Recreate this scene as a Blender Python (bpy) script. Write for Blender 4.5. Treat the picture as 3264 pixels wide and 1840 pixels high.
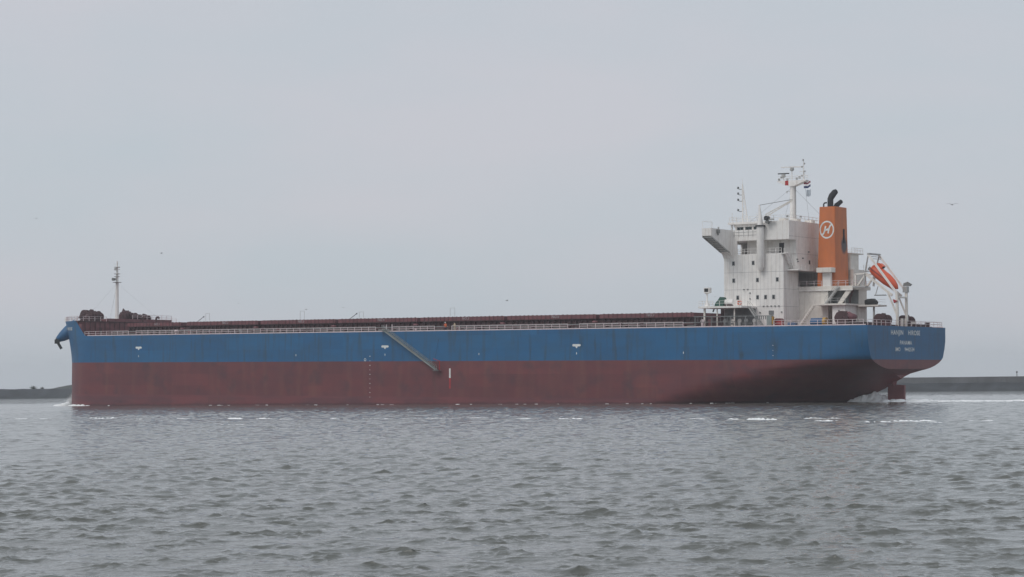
import bpy, bmesh, math, random
import numpy as np
from mathutils import Matrix, Vector, noise as mnoise

random.seed(7); rng = np.random.default_rng(7)
scene = bpy.context.scene
COL = scene.collection
for o in list(bpy.data.objects): bpy.data.objects.remove(o)

# ------------------------------------------------------------------ camera
CAM_H = 4.513
FPX = 6722.1                                    # focal length in pixels of the 3264-wide photograph
PITCH = math.atan2(1217.16 - 920.0, FPX)
cam_d = bpy.data.cameras.new('camera'); cam = bpy.data.objects.new('camera', cam_d); COL.objects.link(cam)
cam_d.sensor_width = 36.0; cam_d.lens = 36.0 * FPX / 3264.0
cam_d.clip_start = 0.5; cam_d.clip_end = 30000.0
cam.matrix_world = (Matrix.Translation((0, 0, CAM_H)) @ Matrix.Rotation(math.pi / 2 + PITCH, 4, 'X')
                    @ Matrix.Rotation(-0.01093, 4, 'Z'))
scene.camera = cam

# ------------------------------------------------------------------ sky, sun, exposure
SUN_DIR = Vector((-0.50, -0.42, 0.76)).normalized()
world = bpy.data.worlds.new('World'); scene.world = world; world.use_nodes = True
nt = world.node_tree; nt.nodes.clear()
out = nt.nodes.new('ShaderNodeOutputWorld'); bg = nt.nodes.new('ShaderNodeBackground')
sky = nt.nodes.new('ShaderNodeTexSky'); sky.sky_type = 'NISHITA'; sky.sun_disc = False
sky.sun_elevation = math.asin(SUN_DIR.z); sky.sun_rotation = math.atan2(SUN_DIR.x, SUN_DIR.y)
sky.air_density = 1.0; sky.dust_density = 4.0; sky.ozone_density = 1.0
tc = nt.nodes.new('ShaderNodeTexCoord'); mp = nt.nodes.new('ShaderNodeMapping'); mp.inputs['Scale'].default_value = (1.6, 1.6, 5.0)
nz = nt.nodes.new('ShaderNodeTexNoise'); nz.inputs['Scale'].default_value = 2.2; nz.inputs['Detail'].default_value = 4.0
nz.inputs['Roughness'].default_value = 0.5
rp = nt.nodes.new('ShaderNodeValToRGB')
rp.color_ramp.elements[0].position = 0.36; rp.color_ramp.elements[0].color = (0.520, 0.588, 0.640, 1)
rp.color_ramp.elements[1].position = 0.64; rp.color_ramp.elements[1].color = (0.592, 0.603, 0.652, 1)
gain = nt.nodes.new('ShaderNodeMix'); gain.data_type = 'RGBA'; gain.blend_type = 'MULTIPLY'
gain.inputs[0].default_value = 1.0; gain.inputs[7].default_value = (10.35, 10.3, 10.3, 1); gain.clamp_result = False
mx = nt.nodes.new('ShaderNodeMix'); mx.data_type = 'RGBA'; mx.inputs[0].default_value = 0.90
nt.links.new(tc.outputs['Generated'], mp.inputs['Vector']); nt.links.new(mp.outputs[0], nz.inputs['Vector'])
nt.links.new(nz.outputs['Fac'], rp.inputs['Fac']); nt.links.new(rp.outputs['Color'], gain.inputs[6])
nt.links.new(sky.outputs[0], mx.inputs[6]); nt.links.new(gain.outputs[2], mx.inputs[7])
nt.links.new(mx.outputs[2], bg.inputs['Color']); bg.inputs['Strength'].default_value = 0.1
nt.links.new(bg.outputs[0], out.inputs['Surface'])

sun_d = bpy.data.lights.new('sun', 'SUN'); sun = bpy.data.objects.new('sun', sun_d); COL.objects.link(sun)
sun_d.energy = 1.15; sun_d.angle = math.radians(30); sun_d.color = (1.0, 0.97, 0.93)
sun.rotation_euler = (-SUN_DIR).to_track_quat('-Z', 'Y').to_euler()

vs = scene.view_settings
vs.view_transform = 'Standard'; vs.look = 'None'; vs.exposure = 0.0; vs.gamma = 1.0; vs.use_curve_mapping = False
scene.render.engine = 'CYCLES'
scene.cycles.use_denoising = True
scene.cycles.max_bounces = 6; scene.cycles.volume_bounces = 2; scene.cycles.transparent_max_bounces = 12
scene.cycles.sample_clamp_indirect = 6.0

# ------------------------------------------------------------------ ship frame: x forward from transom, y to port, z from the paint line
TH = 0.60376; TRIM = math.atan(0.01126); HB = 17.5
c_, s_ = math.cos(TH), math.sin(TH)
fwd = Vector((-c_, s_, 0)); port = Vector((-s_, -c_, 0)); up = Vector((0, 0, 1))
ax = fwd * math.cos(TRIM) + up * math.sin(TRIM); az = up * math.cos(TRIM) - fwd * math.sin(TRIM)
SO = Vector((63.62, 378.22, 7.825)) - port * HB
SHIP = Matrix(((ax.x, port.x, az.x, SO.x), (ax.y, port.y, az.y, SO.y), (ax.z, port.z, az.z, SO.z), (0, 0, 0, 1)))
DECK = 6.17

# ------------------------------------------------------------------ materials
MATS = {}
def new_mat(name):
    m = bpy.data.materials.new(name); m.use_nodes = True; n = m.node_tree
    b = n.nodes['Principled BSDF']; MATS[name] = m
    return m, n, b
def coords(n, scale, kind='Object'):
    t = n.nodes.new('ShaderNodeTexCoord'); mpp = n.nodes.new('ShaderNodeMapping'); mpp.inputs['Scale'].default_value = scale
    n.links.new(t.outputs[kind], mpp.inputs['Vector']); return mpp.outputs[0]
def noise_fac(n, scale, sc, lo, hi, detail=5.0, kind='Object'):
    t = n.nodes.new('ShaderNodeTexNoise'); t.inputs['Scale'].default_value = sc; t.inputs['Detail'].default_value = detail
    n.links.new(coords(n, scale, kind), t.inputs['Vector'])
    r = n.nodes.new('ShaderNodeMapRange'); r.inputs['From Min'].default_value = lo; r.inputs['From Max'].default_value = hi
    n.links.new(t.outputs['Fac'], r.inputs['Value']); return r.outputs[0]
def mix(n, fac, a, b):
    m = n.nodes.new('ShaderNodeMix'); m.data_type = 'RGBA'
    for sock, v in ((m.inputs[0], fac), (m.inputs[6], a), (m.inputs[7], b)):
        if hasattr(v, 'links') or hasattr(v, 'is_output'): n.links.new(v, sock)
        elif isinstance(v, (int, float)): sock.default_value = v
        else: sock.default_value = (*v, 1)
    return m.outputs[2]
def mul(n, v, k):
    m = n.nodes.new('ShaderNodeMath'); m.operation = 'MULTIPLY'; n.links.new(v, m.inputs[0])
    if isinstance(k, (int, float)): m.inputs[1].default_value = k
    else: n.links.new(k, m.inputs[1])
    return m.outputs[0]
def paint(name, col, rough=0.55, var=0.25, streak=0.0, streak_col=(0.16, 0.09, 0.06), metal=0.0, bump=0.0, sc=0.9):
    m, n, b = new_mat(name)
    f = noise_fac(n, (1, 1, 1), sc, 0.35, 0.68)
    c = mix(n, f, col, tuple(v * (1 - var) for v in col))
    if streak:
        s = noise_fac(n, (2.2, 2.2, 0.16), 1.0, 0.52, 0.78)
        c = mix(n, mul(n, s, streak), c, streak_col)
    n.links.new(c, b.inputs['Base Color'])
    b.inputs['Roughness'].default_value = rough; b.inputs['Metallic'].default_value = metal
    if bump:
        bp = n.nodes.new('ShaderNodeBump'); bp.inputs['Strength'].default_value = bump; bp.inputs['Distance'].default_value = 0.05
        n.links.new(noise_fac(n, (1, 1, 1), 2.0, 0, 1), bp.inputs['Height']); n.links.new(bp.outputs[0], b.inputs['Normal'])
    return m

WHITE = paint('white_paint', (0.86, 0.835, 0.805), 0.5, 0.09, 0.42, (0.40, 0.31, 0.25))
WHITE2 = paint('warm_white_paint', (0.79, 0.75, 0.69), 0.55, 0.12, 0.35, (0.36, 0.28, 0.22))
SEAM = paint('seam_paint', (0.60, 0.585, 0.57), 0.55, 0.2, 0.3, (0.36, 0.28, 0.22))
RAILM = paint('rail_paint', (0.72, 0.62, 0.63), 0.5, 0.15, 0.2)
MAROON = paint('maroon_paint', (0.200, 0.072, 0.082), 0.6, 0.35, 0.35, (0.08, 0.04, 0.035))
MAROOND = paint('dark_maroon_paint', (0.080, 0.036, 0.040), 0.65, 0.35, 0.3, (0.04, 0.03, 0.03))
GREY = paint('grey_steel', (0.22, 0.23, 0.23), 0.5, 0.3, 0.3, (0.12, 0.08, 0.06))
GREYL = paint('light_grey_steel', (0.46, 0.46, 0.45), 0.5, 0.2, 0.3, (0.2, 0.14, 0.1))
DARK = paint('dark_steel', (0.035, 0.037, 0.04), 0.55, 0.3)
BLACK = paint('soot_black', (0.018, 0.019, 0.024), 0.7, 0.3)
ORANGE2 = paint('lifeboat_orange', (0.74, 0.115, 0.042), 0.4, 0.15, 0.15, (0.3, 0.06, 0.03))
REDP = paint('red_paint', (0.42, 0.03, 0.035), 0.5, 0.2)
GREENC = paint('green_canvas', (0.035, 0.10, 0.075), 0.8, 0.3)
GREENG = paint('green_grey_metal', (0.30, 0.33, 0.32), 0.45, 0.25, 0.2)
BLUEP = paint('blue_drum_paint', (0.02, 0.10, 0.24), 0.5, 0.2)
YELLOW = paint('yellow_paint', (0.50, 0.28, 0.05), 0.5, 0.2)
MARKW = paint('white_marking', (0.82, 0.84, 0.82), 0.55, 0.2, 0.2, (0.3, 0.3, 0.3))
MARKD = paint('faded_marking', (0.46, 0.42, 0.43), 0.6, 0.3, 0.4, (0.2, 0.1, 0.1))
MARKY = paint('yellow_marking', (0.52, 0.40, 0.16), 0.55, 0.2)
SKIN = paint('skin', (0.45, 0.27, 0.20), 0.6, 0.1)
CLOTH_O = paint('orange_cloth', (0.75, 0.16, 0.05), 0.85, 0.15)
CLOTH_B = paint('beige_cloth', (0.50, 0.42, 0.30), 0.85, 0.15)
CLOTH_D = paint('dark_cloth', (0.04, 0.045, 0.07), 0.85, 0.15)
HELMET = paint('white_helmet', (0.8, 0.78, 0.78), 0.35, 0.05)
FLAG_R = paint('flag_red', (0.20, 0.015, 0.03), 0.8, 0.1)
FLAG_W = paint('flag_white', (0.78, 0.78, 0.80), 0.8, 0.05)
FLAG_B = paint('flag_blue', (0.012, 0.03, 0.12), 0.8, 0.1)
PENN = paint('pale_pennant', (0.42, 0.47, 0.52), 0.8, 0.1)
GULL = paint('gull_feathers', (0.34, 0.35, 0.37), 0.8, 0.3)
CONC = paint('weathered_concrete', (0.150, 0.155, 0.165), 0.85, 0.35, 0.5, (0.09, 0.09, 0.10), sc=0.12)
ROCK = paint('wet_armour_rock', (0.058, 0.066, 0.075), 0.75, 0.45, 0.0, bump=0.3, sc=0.25)
DUNE = paint('dune_grass', (0.062, 0.074, 0.066), 0.9, 0.4, 0.0, sc=0.05)
LEAF = paint('shrub_leaf', (0.050, 0.065, 0.040), 0.8, 0.4)

GLASS_D, n, b = new_mat('dark_window_glass')
b.inputs['Base Color'].default_value = (0.03, 0.035, 0.042, 1); b.inputs['Roughness'].default_value = 0.12
GLASS, n, b = new_mat('clear_window_glass')
n.nodes.remove(b); tr = n.nodes.new('ShaderNodeBsdfTransparent'); tr.inputs[0].default_value = (0.80, 0.86, 0.88, 1)
gl = n.nodes.new('ShaderNodeBsdfGlossy'); gl.inputs['Roughness'].default_value = 0.05
fr = n.nodes.new('ShaderNodeFresnel'); fr.inputs['IOR'].default_value = 1.45; ms = n.nodes.new('ShaderNodeMixShader')
n.links.new(fr.outputs[0], ms.inputs[0]); n.links.new(tr.outputs[0], ms.inputs[1]); n.links.new(gl.outputs[0], ms.inputs[2])
n.links.new(ms.outputs[0], n.nodes['Material Output'].inputs['Surface'])

# hull: blue topsides, oxide-red bottom, a fresher strake at the light-ballast line, streaks of rust and grime
HULLM, n, b = new_mat('hull_paint')
sep = n.nodes.new('ShaderNodeSeparateXYZ'); n.links.new(coords(n, (1, 1, 1)), sep.inputs[0])
def step(n, val, edge, soft):
    r = n.nodes.new('ShaderNodeMapRange'); r.inputs['From Min'].default_value = edge - soft; r.inputs['From Max'].default_value = edge + soft
    n.links.new(val, r.inputs['Value']); return r.outputs[0]
blue = mix(n, noise_fac(n, (0.25, 0.25, 0.6), 1.0, 0.35, 0.7), (0.010, 0.126, 0.292), (0.016, 0.110, 0.236))
pl = n.nodes.new('ShaderNodeTexBrick'); pl.inputs['Scale'].default_value = 1.0; pl.inputs['Mortar Size'].default_value = 0.0
pl.inputs['Brick Width'].default_value = 11.0; pl.inputs['Row Height'].default_value = 2.6
pl.inputs['Color1'].default_value = (0.80, 0.83, 0.86, 1); pl.inputs['Color2'].default_value = (1, 1, 1, 1)
cmb = n.nodes.new('ShaderNodeCombineXYZ'); n.links.new(sep.outputs[0], cmb.inputs[0]); n.links.new(sep.outputs[2], cmb.inputs[1])
n.links.new(cmb.outputs[0], pl.inputs['Vector'])
blue = mix(n, mul(n, noise_fac(n, (1.1, 1.1, 0.10), 1.0, 0.52, 0.78), 0.65), blue, (0.040, 0.062, 0.070))
red = mix(n, noise_fac(n, (0.12, 0.12, 0.3), 1.0, 0.32, 0.70), (0.182, 0.045, 0.048), (0.138, 0.041, 0.048))
red = mix(n, mul(n, noise_fac(n, (0.5, 0.5, 0.06), 1.0, 0.50, 0.78), 0.55), red, (0.21, 0.085, 0.066))
red = mix(n, mul(n, noise_fac(n, (0.9, 0.9, 0.9), 0.35, 0.54, 0.74), 0.6), red, (0.075, 0.040, 0.052))
low = mix(n, noise_fac(n, (0.10, 0.10, 0.5), 1.0, 0.40, 0.66), (0.200, 0.054, 0.060), (0.140, 0.050, 0.060))
red = mix(n, step(n, sep.outputs[2], -7.35, 0.12), low, red)
colr = mix(n, step(n, sep.outputs[2], 0.0, 0.04), red, blue)
def stain(col, x0, x1, z0, z1, strength, tint):
    fac = None
    for sock, a_, b_, so in ((sep.outputs[0], x0, x1, (x1 - x0) * .30), (sep.outputs[2], z0, z1, (z1 - z0) * .22)):
        lo = step(n, sock, a_ + so, so); hi = step(n, sock, b_ - so, so)
        inv = n.nodes.new('ShaderNodeMath'); inv.operation = 'SUBTRACT'; inv.inputs[0].default_value = 1.0; n.links.new(hi, inv.inputs[1])
        f = mul(n, lo, inv.outputs[0]); fac = f if fac is None else mul(n, fac, f)
    br = noise_fac(n, (2.6, 2.6, .5), 1.0, 0.30, 0.62)
    return mix(n, mul(n, mul(n, fac, br), strength), col, tint)
for st in ((60.2, 61.6, 1.2, 5.9, .8), (57.4, 58.2, .1, 5.8, .8), (17.2, 20.4, .4, 4.9, .75), (24.6, 26.2, -.1, 1.8, .9), (12.6, 13.4, 1.2, 5.6, .55), (119, 120.2, 3.4, 6.0, .5), (158.5, 159.4, 2.8, 6.0, .5), (177.2, 178.2, .2, 4.4, .45), (96.2, 97.6, -8.6, 3.2, .55), (100.4, 103.2, -4.6, -2.2, .5), (2, 4.6, 3.6, 6.1, .5)):
    colr = stain(colr, *st, (0.030, 0.042, 0.042))
for st in ((141.5, 143.4, -4.4, -2.6, .7), (184, 189, -9.6, -8.4, .7), (33, 34.5, -5.5, -2.5, .35)): colr = stain(colr, *st, (0.030, 0.030, 0.042))
for st in ((202, 208, -9.7, -7.6, .6), (70, 73, -8.3, -6.8, .4), (150, 164, -9.2, -7.4, .35)): colr = stain(colr, *st, (0.30, 0.085, 0.050))
wl_ = n.nodes.new('ShaderNodeMath'); wl_.operation = 'MULTIPLY_ADD'; n.links.new(sep.outputs[0], wl_.inputs[0]); wl_.inputs[1].default_value = 0.01126; n.links.new(sep.outputs[2], wl_.inputs[2])
wa = n.nodes.new('ShaderNodeMath'); wa.operation = 'MULTIPLY_ADD'; n.links.new(noise_fac(n, (0.6, 0.6, 0.6), 1.0, 0, 1), wa.inputs[0]); wa.inputs[1].default_value = -0.9; n.links.new(wl_.outputs[0], wa.inputs[2])
wet = n.nodes.new('ShaderNodeMapRange'); wet.inputs['From Min'].default_value = -8.10; wet.inputs['From Max'].default_value = -7.75; wet.inputs['To Min'].default_value = 0.55; wet.inputs['To Max'].default_value = 0.0
n.links.new(wa.outputs[0], wet.inputs['Value']); colr = mix(n, wet.outputs[0], colr, (0.050, 0.026, 0.030))      # damp, weedy strip just above the water
mm = n.nodes.new('ShaderNodeMix'); mm.data_type = 'RGBA'; mm.blend_type = 'MULTIPLY'; mm.inputs[0].default_value = 1.0
n.links.new(colr, mm.inputs[6]); n.links.new(pl.outputs['Color'], mm.inputs[7])
n.links.new(mm.outputs[2], b.inputs['Base Color']); b.inputs['Roughness'].default_value = 0.5
bp = n.nodes.new('ShaderNodeBump'); bp.inputs['Strength'].default_value = 0.25; bp.inputs['Distance'].default_value = 0.06
n.links.new(noise_fac(n, (0.9, 0.9, 0.35), 1.0, 0, 1, 3.0), bp.inputs['Height']); n.links.new(bp.outputs[0], b.inputs['Normal'])

# funnel orange with a soot stain below the louvre
FUNM, n, b = new_mat('funnel_orange')
base = mix(n, noise_fac(n, (0.6, 0.6, 0.3), 1.0, 0.35, 0.7), (0.60, 0.170, 0.045), (0.50, 0.145, 0.050))
vm = n.nodes.new('ShaderNodeVectorMath'); vm.operation = 'DISTANCE'; n.links.new(coords(n, (1, 1, 0.8)), vm.inputs[0]); vm.inputs[1].default_value = (13.3, -1.15, 21.8 * 0.8)
ad = n.nodes.new('ShaderNodeMath'); ad.operation = 'ADD'; n.links.new(vm.outputs['Value'], ad.inputs[0]); n.links.new(mul(n, noise_fac(n, (1, 1, 1), 1.5, 0, 1), 0.5), ad.inputs[1])
rr = n.nodes.new('ShaderNodeMapRange'); rr.inputs['From Min'].default_value = 1.15; rr.inputs['From Max'].default_value = 1.75; rr.inputs['To Min'].default_value = 0.93; rr.inputs['To Max'].default_value = 0.0
n.links.new(ad.outputs[0], rr.inputs['Value'])
n.links.new(mix(n, rr.outputs[0], base, (0.03, 0.033, 0.045)), b.inputs['Base Color']); b.inputs['Roughness'].default_value = 0.5

# sea water
WATERM, n, b = new_mat('sea_water')
b.inputs['Base Color'].default_value = (0.112, 0.117, 0.107, 1); b.inputs['Roughness'].default_value = 0.04; b.inputs['IOR'].default_value = 1.333
def bump(height, strength, dist, normal=None):
    bb = n.nodes.new('ShaderNodeBump'); bb.inputs['Strength'].default_value = strength; bb.inputs['Distance'].default_value = dist
    n.links.new(height, bb.inputs['Height'])
    if normal: n.links.new(normal, bb.inputs['Normal'])
    return bb.outputs[0]
b0 = bump(noise_fac(n, (0.8, 1.5, 1), 0.9, 0, 1, 3.0), 1.0, 0.06); b1 = bump(noise_fac(n, (0.9, 1.4, 1), 4.0, 0, 1, 4.0), 1.0, 0.020, b0)
b2 = bump(noise_fac(n, (1, 1.3, 1), 14.0, 0, 1, 2.0), 1.0, 0.007, b1)
n.links.new(b2, b.inputs['Normal'])
FOAMM, n, b = new_mat('sea_foam')
n.links.new(mix(n, noise_fac(n, (1, 1, 1), 1.6, 0.3, 0.7), (0.94, 0.95, 0.95), (0.80, 0.83, 0.84)), b.inputs['Base Color']); b.inputs['Roughness'].default_value = 0.8

# ------------------------------------------------------------------ mesh helpers
class MB:
    def __init__(self): self.v = []; self.f = []
    def add(self, vs, fs):
        k = len(self.v); self.v += [tuple(p) for p in vs]; self.f += [tuple(i + k for i in f) for f in fs]; return self
    def box(self, x0, x1, y0, y1, z0, z1):
        vs = [(x, y, z) for x in (x0, x1) for y in (y0, y1) for z in (z0, z1)]
        return self.add(vs, [(0, 1, 3, 2), (4, 6, 7, 5), (0, 4, 5, 1), (2, 3, 7, 6), (0, 2, 6, 4), (1, 5, 7, 3)])
    def bar(self, p, q, w, h=None):
        h = h or w; p, q = Vector(p), Vector(q); d = (q - p).normalized()
        a = d.cross(Vector((0, 0, 1)));  a = a.normalized() if a.length > 1e-4 else Vector((1, 0, 0)); bb = d.cross(a).normalized()
        vs = [e + a * (w / 2 * i) + bb * (h / 2 * j) for e in (p, q) for i, j in ((-1, -1), (1, -1), (1, 1), (-1, 1))]
        return self.add(vs, [(0, 3, 2, 1), (4, 5, 6, 7), (0, 1, 5, 4), (1, 2, 6, 5), (2, 3, 7, 6), (3, 0, 4, 7)])
    def cyl(self, p, q, r0, r1=None, n=12):
        return self.tube([p, q], [r0, r0 if r1 is None else r1], n)
    def tube(self, pts, rad, n=8, cap=True):
        pts = [Vector(p) for p in pts]
        if not hasattr(rad, '__len__'): rad = [rad] * len(pts)
        vs = []; fs = []; ref = None
        for i, p in enumerate(pts):
            d = ((pts[i] - pts[i - 1]) if i else (pts[1] - pts[0]))
            if 0 < i < len(pts) - 1: d = (pts[i + 1] - pts[i - 1])
            d.normalize()
            if ref is None or abs(ref.dot(d)) > 0.98: ref = Vector((0, 0, 1)) if abs(d.z) < 0.9 else Vector((1, 0, 0))
            a = d.cross(ref).normalized(); bb = d.cross(a).normalized()
            vs += [p + a * (rad[i] * math.cos(2 * math.pi * k / n)) + bb * (rad[i] * math.sin(2 * math.pi * k / n)) for k in range(n)]
        for i in range(len(pts) - 1):
            for k in range(n):
                fs.append((i * n + k, i * n + (k + 1) % n, (i + 1) * n + (k + 1) % n, (i + 1) * n + k))
        if cap: fs += [tuple(range(n)), tuple(range((len(pts) - 1) * n, len(pts) * n))]
        return self.add(vs, fs)
    def prism(self, poly, y0, y1):               # polygon in x-z, extruded in y
        k = len(poly); vs = [(x, y0, z) for x, z in poly] + [(x, y1, z) for x, z in poly]
        fs = [tuple(range(k)), tuple(range(2 * k - 1, k - 1, -1))] + [(i, i + k, (i + 1) % k + k, (i + 1) % k) for i in range(k)]
        return self.add(vs, fs)
    def ellipsoid(self, c, r, nu=14, nv=8, rot=None, lump=0.0):
        vs = []; fs = []; c = Vector(c)
        for j in range(nv + 1):
            t = math.pi * j / nv
            for i in range(nu):
                a = 2 * math.pi * i / nu; p = Vector((math.sin(t) * math.cos(a), math.sin(t) * math.sin(a), math.cos(t)))
                if lump: p *= 1 + lump * mnoise.noise(p * 2.3 + c)
                p = Vector((p.x * r[0], p.y * r[1], p.z * r[2]))
                if rot: p = rot @ p
                vs.append(c + p)
        for j in range(nv):
            for i in range(nu):
                fs.append((j * nu + i, j * nu + (i + 1) % nu, (j + 1) * nu + (i + 1) % nu, (j + 1) * nu + i))
        return self.add(vs, fs)
    def mesh(self, name, mat, smooth=None):
        me = bpy.data.meshes.new(name); me.from_pydata(self.v, [], self.f); 
        bm = bmesh.new(); bm.from_mesh(me); bmesh.ops.recalc_face_normals(bm, faces=bm.faces); bm.to_mesh(me); bm.free()
        if mat: me.materials.append(mat)
        if smooth is not None:
            me.polygons.foreach_set('use_smooth', [True] * len(me.polygons)); me.set_sharp_from_angle(angle=math.radians(smooth))
        me.update(); return me
    def build(self, name, mat, parent=None, smooth=None, kind=None, label=None):
        o = bpy.data.objects.new(name, self.mesh(name, mat, smooth)); COL.objects.link(o)
        if parent: o.parent = parent
        if kind: o['kind'] = kind
        if label: o['label'] = label
        return o
def tag(o, label, cat, group=None, kind=None):
    o['label'] = label; o['category'] = cat
    if group: o['group'] = group
    if kind: o['kind'] = kind
    return o
def empty(name, mat4=None):
    o = bpy.data.objects.new(name, None); COL.objects.link(o); o.empty_display_size = 0.5
    if mat4 is not None: o.matrix_world = mat4
    return o
def inst(name, me, parent, loc=(0, 0, 0)):
    o = bpy.data.objects.new(name, me); COL.objects.link(o); o.parent = parent; o.location = loc; return o
def text_mesh(txt, size, squeeze=1.0):
    cu = bpy.data.curves.new('lettering', 'FONT'); cu.body = txt; cu.size = size; cu.align_x = 'CENTER'; cu.align_y = 'CENTER'
    cu.space_character = 1.08; cu.offset = 0.014 * size
    ob = bpy.data.objects.new('lettering', cu); COL.objects.link(ob)
    me = bpy.data.meshes.new_from_object(ob.evaluated_get(bpy.context.evaluated_depsgraph_get()))
    vs = [(v.co.x * squeeze, v.co.y) for v in me.vertices]; fs = [tuple(p.vertices) for p in me.polygons]
    bpy.data.objects.remove(ob); bpy.data.curves.remove(cu); bpy.data.meshes.remove(me)
    return vs, fs
def place_text(txt, size, fn, name, mat, parent, squeeze=1.0):
    vs, fs = text_mesh(txt, size, squeeze)
    m = MB(); m.add([fn(u, v) for u, v in vs], fs)
    me = bpy.data.meshes.new(name); me.from_pydata(m.v, [], m.f); me.materials.append(mat)
    o = bpy.data.objects.new(name, me); COL.objects.link(o); o.parent = parent; return o

# ------------------------------------------------------------------ water: one sheet, waves are real geometry, finer mesh where the view is
def axis_cols():
    dense = np.radians(np.linspace(-15.4, 15.4, 661))
    side = np.radians(np.concatenate([np.linspace(15.6, 24, 30), np.linspace(25, 180, 36)]))
    return np.concatenate([-side[::-1], dense, side])
def axis_rows():
    r = [0.8, 3, 6, 10, 15, 20, 25, 30, 34, 37, 40]; d = 0.08
    while r[-1] < 700:
        x = r[-1]; d = 0.0011 * x if x < 80 else 0.0018 * x if x < 150 else (0.28 + 0.0009 * (x - 150) if x < 430 else 0.6 * (x / 430.0) ** 2.5)
        r.append(x + d)
    while r[-1] < 5200: r.append(r[-1] * 1.03)
    return np.array(r)
CA, RA = axis_cols(), axis_rows()
XX = RA[:, None] * np.sin(CA)[None, :]; YY = RA[:, None] * np.cos(CA)[None, :]
spacing = np.maximum(np.gradient(RA), RA * 0.0007)[:, None]
ZZ = np.zeros_like(XX); DX = np.zeros_like(XX); DY = np.zeros_like(XX)
NW = 84
lam = np.exp(np.linspace(math.log(0.12), math.log(3.1), NW) * 1.0) * rng.uniform(0.94, 1.06, NW)
wdir = math.radians(66)                                  # wind roughly towards the shore, a little from the left
XX32, YY32 = XX.astype(np.float32), YY.astype(np.float32); sp32 = spacing.astype(np.float32)
field = np.zeros_like(XX32)                               # groups: short patches of steeper wavelets between calmer water
for i in range(26):
    L = rng.uniform(0.6, 5.0); th = rng.uniform(0, math.pi); k = 2 * math.pi / L
    field += np.float32(1.0) * np.sin(k * math.cos(th) * XX32 + k * 0.55 * math.sin(th) * YY32 + rng.uniform(0, 6.28))
for L, a in ((38.0, 1.6), (61.0, 1.6), (97.0, 2.0)): th = rng.uniform(0, math.pi); field += a * np.sin(6.283 / L * (math.cos(th) * XX32 + 0.5 * math.sin(th) * YY32) + rng.uniform(0, 6.28))
gust = np.clip(np.exp(0.16 * field), 0.35, 2.1) * 0.78
for i in range(NW):
    L = lam[i]; k = 2 * math.pi / L
    th = wdir + rng.normal(0, 0.60); kx, ky = k * math.cos(th), k * math.sin(th)
    slope = 0.044 if L < 0.45 else max(0.026, 0.046 * (0.45 / L) ** 0.52)
    A = slope / k * rng.uniform(0.6, 1.3)
    lod = np.clip((L / sp32 - 1.8) / 2.0, 0, 1)
    r0 = int(np.argmax(lod[:, 0] <= 0)) or XX.shape[0]     # rows too coarse for this wave stay flat
    x_, y_ = XX32[:r0], YY32[:r0]
    ph = kx * x_ + ky * y_ + rng.uniform(0, 6.283) + 0.9 * np.sin(0.11 * x_ + 0.05 * y_ + i) + 0.8 * np.sin(0.13 * y_ - 0.083 * x_ + 2.1 * i)
    sn, cs = np.sin(ph), np.cos(ph); la = lod[:r0] * A * (gust[:r0] if L < 2.1 else 0.95)
    ZZ[:r0] += la * sn; DX[:r0] += la * 1.25 * (kx / k) * cs; DY[:r0] += la * 1.25 * (ky / k) * cs
nr, nc = XX.shape
co = np.stack([XX + DX, YY + DY, ZZ], -1).reshape(-1, 3).astype(np.float32)
idx = np.arange(nr * nc).reshape(nr, nc)
q = np.stack([idx[:-1, :-1], idx[:-1, 1:], idx[1:, 1:], idx[1:, :-1]], -1).reshape(-1, 4)
q = q[:, ::-1]
me = bpy.data.meshes.new('sea'); me.vertices.add(len(co)); me.vertices.foreach_set('co', co.ravel())
me.loops.add(q.size); me.loops.foreach_set('vertex_index', q.ravel().astype(np.int32))
me.polygons.add(len(q)); me.polygons.foreach_set('loop_start', (np.arange(len(q)) * 4).astype(np.int32))
me.polygons.foreach_set('loop_total', np.full(len(q), 4, np.int32)); me.update(calc_edges=True)
me.polygons.foreach_set('use_smooth', np.ones(len(q), bool)); me.materials.append(WATERM)
sea = bpy.data.objects.new('sea', me); COL.objects.link(sea)
tag(sea, 'grey choppy sea with short dark ripples', 'sea', kind='structure')

# ------------------------------------------------------------------ foam: breaking crests, hull wash, wake
def foam_ridge(m, path, hmax, wid, seed):
    pts = []; n_ = len(path)
    for i, (x, y) in enumerate(path):
        t = i / (n_ - 1); env = math.sin(math.pi * min(1, max(0, t))) ** 0.5
        nn = mnoise.noise(Vector((x * 0.55, y * 0.3, seed))) * 0.5 + mnoise.noise(Vector((x * 1.9, y, seed + 4))) * 0.35
        h = hmax * min(1.0, env * 1.3) * (0.50 + 0.9 * nn + 0.55 * mnoise.noise(Vector((x * 4.1, 0, seed)))); pts.append((x, y, max(-0.10, h)))
    k = len(m.v)
    for x, y, h in pts: m.v += [(x, y - wid, -0.10), (x, y - wid * 0.25, h * 0.85 - 0.01), (x, y + wid * 0.2, h), (x, y + wid, -0.10)]
    for i in range(n_ - 1):
        for j in range(3):
            a = k + i * 4 + j; m.f.append((a, a + 1, a + 5, a + 4))
def zpt(px, y_img):                               # a spot on the water seen at that photograph pixel
    u, v = px - 1632.0, y_img - 920.0; cr, sr = math.cos(-0.01093), math.sin(-0.01093)
    x, y = u * cr + v * sr, -u * sr + v * cr
    d = Vector((x / FPX, math.cos(PITCH) + math.sin(PITCH) * y / FPX, math.sin(PITCH) - math.cos(PITCH) * y / FPX))
    t = -CAM_H / d.z; return d.x * t, d.y * t
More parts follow.
